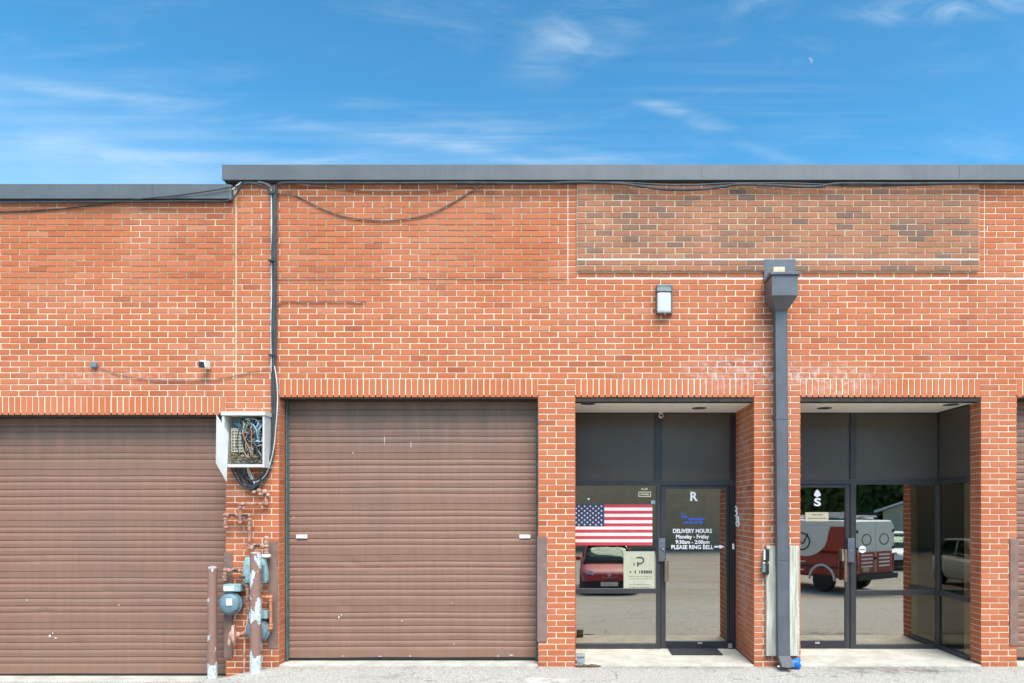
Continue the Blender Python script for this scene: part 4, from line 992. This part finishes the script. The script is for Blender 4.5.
def hatch(x0, y0, paint, label, W=.83, name='parked_car'):
    """small hatchback, nose towards the building"""
    z0 = gz(x0, y0 - 1.5); t_ = thing(name, (x0, y0, z0), label, 'car')
    def ring(y, hw, zb, zt, e=.35):
        pts = []
        for k in range(24):
            a = 2*math.pi*k/24; cx, cz = math.cos(a), math.sin(a)
            pts.append((x0 + math.copysign(abs(cx)**e, cx)*hw, y, z0 + (zb + zt)/2 + math.copysign(abs(cz)**e, cz)*(zt - zb)/2))
        return pts
    s = MB(); s.ring_loft([ring(y0, W*.72, .28, .58), ring(y0 - .06, W*.86, .24, .66), ring(y0 - .3, W*.96, .2, .76), ring(y0 - .9, W, .2, .87), ring(y0 - 1.2, W, .2, .93), ring(y0 - 2.6, W, .2, .98), ring(y0 - 3.4, W*.97, .24, .98), ring(y0 - 3.6, W*.86, .32, .95)], paint); body = s.build('body', t_)
    s = MB(); s.ring_loft([ring(y0 - .95, W*.88, .82, .95, .5), ring(y0 - 1.55, W*.78, .95, 1.46, .4), ring(y0 - 2.0, W*.76, .95, 1.53, .4), ring(y0 - 2.9, W*.76, .95, 1.5, .4), ring(y0 - 3.45, W*.8, .95, 1.08, .5)], M['car_glass']); s.build('glasshouse', t_)
    s = MB(); s.ring_loft([ring(y0 - 1.5, W*.75, 1.44, 1.49, .5), ring(y0 - 1.9, W*.765, 1.48, 1.56, .5), ring(y0 - 2.95, W*.765, 1.46, 1.53, .5)], paint); s.build('roof', t_)
    for sg in (-1, 1):
        s = MB(); s.tube([(x0 + sg*W*.88, y0 - .98, z0 + .88), (x0 + sg*W*.78, y0 - 1.5, z0 + 1.45)], .035, paint, 8, 0); s.build('pillar', t_)
        s = MB(); s.tube([(x0 + sg*W*.9, y0 - 2.1, z0 + 1.0), (x0 + sg*W*.79, y0 - 2.1, z0 + 1.48)], .03, paint, 8, 0); s.build('pillar', t_)
    s = MB(); s.ring_loft([ring(y0 + .03, W*.74, .2, .44), ring(y0 - .06, W*.9, .18, .46), ring(y0 - .25, W*.985, .18, .46)], DARK); s.build('bumper', t_)
    for sg in (-1, 1):
        s = MB(); s.lathe([(.12, 0), (.125, .03), (.10, .05), (0, .055)], (x0 + sg*W*.66, y0 - .1, z0 + .62), (sg*.25, 1, .25), HEAD, 20); s.build('headlight', t_)
        s = MB(); s.ball((x0 + sg*(W + .06), y0 - 1.15, z0 + 1.02), .1, paint, 8, (.9, .6, .7)); s.build('mirror', t_)
        for yw in (y0 - .65, y0 - 2.95): wheel(t_, x0 + sg*(W - .08), yw, z0 + .29, .29, .18)
    s = MB(); s.box(x0 - .25, x0 + .25, y0 + .035, y0 + .05, z0 + .3, z0 + .42, M['white']); s.build('number_plate', t_)
    s = MB(); s.ball((x0, y0 - .02, z0 + .6), .06, M['silver'], 8, (1, .5, 1)); s.tube([(x0 - .4, y0 - .035, z0 + .58), (x0, y0 + .01, z0 + .54), (x0 + .4, y0 - .035, z0 + .58)], .012, M['silver'], 6); s.build('badge', t_)
hatch(.93, -10.2, RED, 'small red hatchback across the lot, mirrored in the window below the flag')
hatch(-4.0, -10.6, WHT, 'white hatchback at the near row, mirrored in the dark side glass of the right entrance')
SILV = carpaint('silver_car_paint', (.5, .51, .52))
hatch(8.2, -19.5, SILV, 'silver hatchback parked beyond the red van, mirrored over its roof', .85)
hatch(13.6, -18.5, WHT, 'white hatchback beyond the red van, mirrored near the reflected brick pier', .85)
# van, seen from behind at three quarters, driving side to the left in the mirror
def van(cx, cy, rot):
    z0 = gz(cx, cy); t_ = thing('cargo_van', (cx, cy, z0), 'white over red cargo van across the lot, mirrored in the right entrance glass', 'van')
    ca, sa = math.cos(rot), math.sin(rot)
    def T(l, w, z): return Vector((cx + l*ca - w*sa, cy + l*sa + w*ca, z0 + z))   # l: along to the nose
    def ring(l, hw, zb, zt, e=.22):
        pts = []
        for k in range(28):
            a = 2*math.pi*k/28; c_, s_ = math.cos(a), math.sin(a)
            pts.append(T(l, math.copysign(abs(c_)**e, c_)*hw, (zb + zt)/2 + math.copysign(abs(s_)**e, s_)*(zt - zb)/2))
        return pts
    s = MB(); s.ring_loft([ring(0, .96, .45, 1.2), ring(.05, 1.0, .42, 1.22), ring(3.9, 1.0, .42, 1.22), ring(4.6, .98, .42, 1.18), ring(5.2, .93, .45, 1.05), ring(5.3, .86, .5, .95)], VRED); s.build('lower_body', t_)
    s = MB(); s.ring_loft([ring(.0, .90, 1.19, 2.05), ring(.06, .95, 1.18, 2.1), ring(3.4, .95, 1.18, 2.12), ring(3.9, .93, 1.18, 2.0, .3), ring(4.5, .9, 1.16, 1.3, .3)], VRED); s.build('upper_body', t_)
    s = MB()
    for k, (w0, w1) in enumerate(((-.84, -.03), (.03, .84))):
        p = [T(-.02, w0, .62), T(-.02, w1, .62), T(.0, w1, .62), T(.0, w0, .62), T(-.02, w0, 1.95), T(-.02, w1, 1.95), T(.0, w1, 1.95), T(.0, w0, 1.95)]
        d = MB(); d.hexa(p, WHT)
        q = [T(-.026, w0 + .02, .62), T(-.026, w1 - .02, .62), T(-.021, w1 - .02, .62), T(-.021, w0 + .02, .62), T(-.026, w0 + .02, 1.24), T(-.026, w1 - .02, 1.24), T(-.021, w1 - .02, 1.24), T(-.021, w0 + .02, 1.24)]
        d.hexa(q, VRED)
        for i in range(4):
            zq = 1.12 - i*.11; d.hexa([T(-.03, w0 + .15, zq), T(-.03, w1 - .12, zq), T(-.0265, w1 - .12, zq), T(-.0265, w0 + .15, zq), T(-.03, w0 + .15, zq + .045), T(-.03, w1 - .12, zq + .045), T(-.0265, w1 - .12, zq + .045), T(-.0265, w0 + .15, zq + .045)], M['vinyl'])
        d.tube([T(-.025, (w0 + w1)/2 + math.cos(a)*.22, 1.6 + math.sin(a)*.16) for a in [2*math.pi*i/14 for i in range(15)]], .016, M['faint_ink'], 5, 0)
        d.build('rear_door', t_)
    s = MB(); s.hexa([T(-.14, -.98, .42), T(-.14, .98, .42), T(.0, .98, .42), T(.0, -.98, .42), T(-.14, -.98, .58), T(-.14, .98, .58), T(.0, .98, .58), T(.0, -.98, .58)], DARK); s.build('rear_bumper', t_, bevel=.02)
    for sg in (-1, 1):
        s = MB(); s.hexa([T(-.03, sg*.9 - .05, .7), T(-.03, sg*.9 + .05, .7), T(.02, sg*.9 + .05, .7), T(.02, sg*.9 - .05, .7), T(-.03, sg*.9 - .05, 1.15), T(-.03, sg*.9 + .05, 1.15), T(.02, sg*.9 + .05, 1.15), T(.02, sg*.9 - .05, 1.15)], TAIL); s.build('tail_light', t_)
        # side drop graphic, wheel arch trim
        s = MB(); pts = [(.8, 2.0), (2.7, 2.0)] + [(1.75 + math.cos(a)*.85, 1.72 - math.sin(a)*.68) for a in [math.pi*i/12 for i in range(13)]]
        a_ = [T(l, sg*1.006, z) for l, z in pts]; b2 = [T(l, sg*.96, z) for l, z in pts]; s.ring_loft([a_, b2], WHT, smooth=False); s.build('side_graphic', t_)
        s = MB(); s.tube([T(1.85 + math.cos(a)*.32, sg*1.01, 1.5 + math.sin(a)*.26) for a in [2*math.pi*i/16 for i in range(17)]], .022, DARK, 6, 0); s.build('side_emblem', t_)
        s = MB(); s.tube([T(1.6, sg*1.01, 1.75), T(1.8, sg*1.01, 1.42), T(1.95, sg*1.01, 1.62), T(2.1, sg*1.01, 1.35)], .022, DARK, 6); s.build('side_emblem', t_)
        for lw_ in (1.1, 4.3):
            s = MB(); s.tube([T(lw_ + math.cos(a)*.45, sg*1.0, .36 + math.sin(a)*.45) for a in [math.pi*i/12 for i in range(13)]], .04, WHT, 8, 0); s.build('wheel_arch', t_)
            c_ = T(lw_, sg*.88, .36); ax = T(0, 1, 0) - T(0, 0, 0)
            s = MB(); s.lathe([(.22, -.11), (.34, -.11), (.36, -.07), (.36, .07), (.34, .11), (.22, .11)], c_, ax, TYRE, 24); o_ = s.build('wheel', t_)
            s = MB(); s.lathe([(0, -.09), (.21, -.1), (.21, .1), (0, .09)], c_, ax, RIM, 18); s.build('rim', o_)
    s = MB(); s.ring_loft([ring(-.012, .955, 1.25, 2.09), ring(.3, .962, 1.25, 2.12)], WHT); s.build('rear_frame', t_)
    s = MB(); s.ring_loft([ring(.0, .9, 1.98, 2.13), ring(.1, .965, 1.96, 2.17), ring(3.4, .965, 1.96, 2.19), ring(3.9, .9, 1.9, 2.06)], WHT); s.build('roof', t_)
    def vb(name, l0, l1, w0, w1, z0_, z1_, m_):
        s = MB(); s.hexa([T(l0, w0, z0_), T(l0, w1, z0_), T(l1, w1, z0_), T(l1, w0, z0_), T(l0, w0, z1_), T(l0, w1, z1_), T(l1, w1, z1_), T(l1, w0, z1_)], m_); s.build(name, t_)
    vb('number_plate', -.05, -.031, -.65, -.35, .66, .78, M['cream']); vb('door_latch', -.05, -.028, -.06, .06, 1.0, 1.08, DARK)
    for w in (-.9, .9):
        for z in (.8, 1.3, 1.8): vb('hinge', -.045, .0, w - .04, w + .04, z, z + .08, DARK)
    for sg in (-1, 1):
        vb('side_moulding', .3, 5.0, sg*1.003 - .012, sg*1.003 + .012, .72, .78, DARK)
        for k, (l0, l1) in enumerate(((1.7, 2.2), (2.28, 2.9), (2.98, 3.3), (1.75, 2.6), (2.7, 3.25))): vb('side_lettering', l0, l1, sg*1.004 - .006, sg*1.004 + .006, .86 - .0*k if k < 3 else .60, .90 if k < 3 else .64, M['vinyl'])
        vb('mirror', 4.1, 4.25, sg*1.12 - .1, sg*1.12 + .1, 1.3, 1.55, DARK); vb('cab_window', 3.2, 3.95, sg*.935 - .02, sg*.935 + .02, 1.35, 1.85, M['car_glass'])
    vb('roof_box', .5, 1.9, -.75, -.3, 2.25, 2.40, M['white']); vb('ladder', .2, 3.2, .1, .4, 2.25, 2.31, M['white'])
    s = MB()
    for w in (-.5, .5): s.tube([T(.4, w, 2.2), T(3.0, w, 2.2)], .03, M['silver'], 8, 0)
    for l in (.6, 1.6, 2.6): s.tube([T(l, -.85, 2.14), T(l, -.8, 2.22), T(l, .8, 2.22), T(l, .85, 2.14)], .025, M['silver'], 8, 0)
    s.build('ladder_rack', t_)
van(8.85, -10.9, R(180 + 57))
# opposite building, gable shed, trees, pole
BR = pm('tan_siding', (.62, .42, .28), (.55, .36, .24), 3, .8, 0, .2, 20)
ob_ = thing('tan_building', (3.5, -34, -.75), 'long tan building on the far side of the lot, mirrored above the flag', 'building')
s = MB(); s.box(-16, 10.8, -46, -34, -.8, 6.2, BR); s.build('wall', ob_)
s = MB(); s.box(-16.4, 11.2, -46.4, -33.6, 6.201, 6.6, M['coping']); s.build('roof', ob_)
for i in range(4):
    xw = -12 + i*5.6
    s = MB(); s.box(xw, xw + 3.2, -33.99, -33.9, -.7, 2.6, BR); s.build('garage_door', ob_)
sh_ = thing('gable_shed', (20.1, -29, -.75), 'pale gabled shed far across the lot, mirrored in the right entrance window', 'building')
s = MB(); s.prism([(16.2, -.8), (24, -.8), (24, 1.7), (20.1, 3.1), (16.2, 1.7)], -30.5, -27, pm('shed_siding', (.55, .52, .42), (.48, .45, .36), 3, .8)); s.build('wall', sh_)
s = MB(); s.hexa([(15.7, -31, 1.55), (15.7, -26.6, 1.55), (20.1, -26.6, 3.15), (20.1, -31, 3.15), (15.7, -31, 1.7), (15.7, -26.6, 1.7), (20.1, -26.6, 3.3), (20.1, -31, 3.3)], M['white'])
s.hexa([(20.101, -31, 3.15), (20.101, -26.6, 3.15), (24.5, -26.6, 1.55), (24.5, -31, 1.55), (20.101, -31, 3.3), (20.101, -26.6, 3.3), (24.5, -26.6, 1.7), (24.5, -31, 1.7)], M['white']); s.build('roof', sh_); sh_.rotation_euler = (0, 0, R(27)); sh_.location = (23.6, -33.5, -.75)
for xw in (17, 18.6):
    s = MB(); s.box(xw, xw + 1.1, -26.995, -26.93, -.7, 1.6, DARK); s.build('door', sh_)
LEAF = [pm('leaf_green_%d' % i, c, tuple(v*.7 for v in c), 2, .8, bmp=0) for i, c in enumerate(((.12, .18, .05), (.14, .20, .06), (.09, .14, .035)))]
BARK = pm('bark', (.12, .09, .06), None, 6, .9)
def tree(x, y, h, r, label):
    z = -.75; t_ = thing('leafy_tree', (x, y, z), label, 'tree', 'trees across the lot')
    s = MB(); s.tube([(x, y, z), (x + .1, y, z + h*.3), (x - .1, y + .1, z + h*.6), (x, y, z + h*.9)], .22, BARK, 8)
    for k in range(6):
        a = k*1.05; s.tube([(x, y, z + h*(.3 + .07*k)), (x + math.cos(a)*r*.4, y + math.sin(a)*r*.4, z + h*(.45 + .07*k)), (x + math.cos(a)*r*.7, y + math.sin(a)*r*.7, z + h*(.52 + .07*k))], .07, BARK, 6)
    s.build('trunk', t_)
    s = MB(); cl = []
    for k in range(46):
        a = random.uniform(0, 6.283); u = random.random()**.5; hh = random.random()
        rr = r*(1 - .55*abs(hh - .4)); cl.append(Vector((x + math.cos(a)*rr*u, y + math.sin(a)*rr*u, z + h*(.03 + .92*hh))))
    for c in cl:
        m_ = random.choice(LEAF)
        for k in range(120):
            p = c + Vector((random.gauss(0, .55), random.gauss(0, .55), random.gauss(0, .5)))
            u = Vector((random.uniform(-1, 1), random.uniform(-1, 1), random.uniform(-1, 1))).normalized(); w = u.orthogonal().normalized(); q = .3
            s.quad([p - u*q, p + w*q*.7, p + u*q, p - w*q*.7], m_)
    s.build('crown', t_, fixn=False)
for i, (x, y, h, r) in enumerate(((12.9, -39, 10, 3.4), (16.2, -40, 12, 3.8), (19.6, -39, 10.5, 3.6), (23.4, -41, 12.5, 3.8), (27, -40, 11, 3.7), (31, -42, 12, 3.8))):
    tree(x, y, h, r, ('leafy tree just past the end of the tan building', 'second leafy tree from the tan building, mirrored in the right door', 'leafy tree standing behind the left slope of the pale shed', 'tall leafy tree directly behind the pale shed', 'leafy tree behind the right slope of the pale shed', 'leafy tree farthest from the tan building')[i])

# ------------------------------------------------------------------ moon, sky, light, camera
mm = bpy.data.materials.new('moon_surface'); mm.use_nodes = True; t = mm.node_tree; t.nodes.clear()
o = nd(t, 'ShaderNodeOutputMaterial'); em = nd(t, 'ShaderNodeEmission'); lin(t, em.outputs[0], o.inputs[0]); em.inputs['Strength'].default_value = .42
lin(t, mixc(t, noise(t, .2, 3, .6, pos(t)), (.35, .62, .98), (.42, .68, 1.0)), em.inputs['Color'])
dm = 900.0; ctr = P(810, 60.4, dm); mr = 2.7*(D + dm)/F
s = MB(); poly = []
for k in range(13): a = R(80 - 160*k/12); poly.append((math.cos(a)*mr, math.sin(a)*mr*1.1))
for k in range(13): a = R(-80 + 160*k/12); poly.append((math.cos(a)*mr*.35 - .0, math.sin(a)*mr*1.0*.98))
ct, st_ = math.cos(R(25)), math.sin(R(25)); poly = [(ctr.x + u*ct - w*st_, ctr.z + u*st_ + w*ct) for u, w in poly][::-1]
s.prism(poly, dm, dm + 2, mm); tag(s.build('moon'), 'pale daytime half moon in the blue sky at upper right', 'moon')

SUN_EL, SUN_AZ = R(55), R(158)        # azimuth from +y, clockwise seen from above
w = bpy.data.worlds.new('World'); SC.world = w; w.use_nodes = True; t = w.node_tree; t.nodes.clear()
o = nd(t, 'ShaderNodeOutputWorld'); bg = nd(t, 'ShaderNodeBackground'); lin(t, bg.outputs[0], o.inputs[0])
sky = nd(t, 'ShaderNodeTexSky', sky_type='NISHITA'); sky.sun_disc = False; sky.sun_elevation = SUN_EL; sky.sun_rotation = SUN_AZ
sky.air_density = 1.0; sky.dust_density = 1.3; sky.ozone_density = 4.0
tc = nd(t, 'ShaderNodeTexCoord').outputs['Generated']
sp = nd(t, 'ShaderNodeSeparateXYZ'); lin(t, tc, sp.inputs[0])
dy = mathn(t, 'MAXIMUM', sp.outputs['Y'], .05)
u_ = mathn(t, 'DIVIDE', sp.outputs['X'], dy); v_ = mathn(t, 'DIVIDE', sp.outputs['Z'], dy)
uv = nd(t, 'ShaderNodeCombineXYZ'); lin(t, u_, uv.inputs[0]); lin(t, v_, uv.inputs[1])
def uvmap(rot, scale, loc=(0, 0, 0)):
    m = nd(t, 'ShaderNodeMapping'); m.inputs['Rotation'].default_value = (0, 0, R(rot)); m.inputs['Scale'].default_value = scale; m.inputs['Location'].default_value = loc
    lin(t, uv.outputs[0], m.inputs[0]); return m.outputs[0]
def cpatch(px, py, ru, rv, rot):
    """soft elongated patch of cirrus in a given direction of the sky"""
    a = (px - VX)/F; b_ = (VY - py)/F
    s1 = nd(t, 'ShaderNodeVectorMath', operation='SUBTRACT'); lin(t, uv.outputs[0], s1.inputs[0]); s1.inputs[1].default_value = (a, b_, 0)
    r1 = nd(t, 'ShaderNodeVectorRotate', rotation_type='Z_AXIS'); lin(t, s1.outputs[0], r1.inputs['Vector']); r1.inputs['Angle'].default_value = R(-rot)
    d1 = nd(t, 'ShaderNodeVectorMath', operation='DIVIDE'); lin(t, r1.outputs[0], d1.inputs[0]); d1.inputs[1].default_value = (ru/F, rv/F, 1)
    l1 = nd(t, 'ShaderNodeVectorMath', operation='LENGTH'); lin(t, d1.outputs[0], l1.inputs[0])
    return mrange(t, l1.outputs['Value'], 1.0, .0)
wisp = mrange(t, noise(t, 5, 7, .56, uvmap(-10, (1, 6.5, 1)), .5), .34, .8)
wisp2 = mrange(t, noise(t, 8, 6, .58, uvmap(28, (1, 2.6, 1)), .9), .34, .8)
pat = [(150, 104, 230, 14, -9, 1.0, wisp), (430, 142, 260, 12, -9, .9, wisp), (60, 155, 260, 14, -3, .9, wisp), (560, 150, 160, 14, -14, .6, wisp), (680, 112, 75, 13, -18, 1.3, wisp), (760, 150, 120, 10, -20, .45, wisp),
       (575, 36, 110, 50, 30, .9, wisp2), (940, 8, 150, 22, 4, 1.2, wisp2), (760, 6, 60, 30, 20, .7, wisp2), (790, 58, 70, 14, 18, .6, wisp2), (270, 160, 190, 16, 0, 1.0, wisp)]
veil = mrange(t, noise(t, 2.0, 4, .5, uvmap(-8, (1, 3, 1), (1, 2, 0)), .3), .2, .8)
streak = mrange(t, noise(t, 3, 5, .5, uvmap(-9, (1, 26, 1), (2, 3, 0)), .25), .4, .72)
streak2 = mrange(t, noise(t, 3, 5, .5, uvmap(10, (1, 22, 1), (5, 1, 0)), .25), .4, .72)
pat += [(120, 130, 480, 75, -6, .22, streak), (560, 150, 330, 40, -9, .25, streak), (430, 140, 300, 40, 10, .3, streak2), (760, 100, 300, 70, -12, .15, streak),(120, 200, 560, 150, -8, 1.3, veil), (20, 110, 300, 60, -8, .35, veil), (480, 170, 420, 50, -8, .4, veil)]
tot = None
for (px, py, ru, rv, rot, k, ws) in pat:
    v2 = mathn(t, 'MULTIPLY', mathn(t, 'MULTIPLY', cpatch(px, py, ru, rv, rot), ws), k)
    tot = v2 if tot is None else mathn(t, 'ADD', tot, v2)
allw = mathn(t, 'MULTIPLY', mrange(t, noise(t, 3.4, 8, .62, uvmap(-10, (1, 4.2, 1), (3, 1, 0)), .5), .48, .85), .35)
tot = mathn(t, 'ADD', tot, allw, clamp=True)
tot = mathn(t, 'MULTIPLY', tot, mrange(t, sp.outputs['Y'], .06, .2))
hs = nd(t, 'ShaderNodeHueSaturation'); lin(t, sky.outputs[0], hs.inputs['Color']); hs.inputs['Hue'].default_value = .471; hs.inputs['Saturation'].default_value = 1.12; hs.inputs['Value'].default_value = .76
gm = nd(t, 'ShaderNodeGamma'); lin(t, hs.outputs[0], gm.inputs[0]); gm.inputs[1].default_value = 1.45
csky = mixc(t, mathn(t, 'MULTIPLY', tot, .36), gm.outputs[0], (4.4, 4.9, 5.1))
lin(t, csky, bg.inputs['Color']); bg.inputs['Strength'].default_value = .12

sl = bpy.data.lights.new('Sun', 'SUN'); sl.energy = 2.8; sl.angle = R(40); sl.color = (1, .93, .82)
so = bpy.data.objects.new('Sun', sl); COL.objects.link(so)
sd = Vector((math.sin(SUN_AZ)*math.cos(SUN_EL), math.cos(SUN_AZ)*math.cos(SUN_EL), math.sin(SUN_EL)))
so.rotation_euler = (-sd).to_track_quat('-Z', 'Y').to_euler(); so.location = sd*60
cd = bpy.data.cameras.new('Camera'); cd.lens = 24; cd.sensor_width = 36; cd.clip_end = 3000; cd.clip_start = .05
cd.shift_x = -(VX - 512)/1024; cd.shift_y = (VY - 341.5)/1024
co = bpy.data.objects.new('Camera', cd); COL.objects.link(co); co.location = (0, -D, HC); co.rotation_euler = (R(90), 0, 0)
SC.camera = co
SC.view_settings.view_transform = 'Standard'; SC.view_settings.look = 'None'; SC.view_settings.exposure = .92; SC.view_settings.gamma = 1
SC.view_settings.use_curve_mapping = False
SC.cycles.max_bounces = 10; SC.cycles.transparent_max_bounces = 16
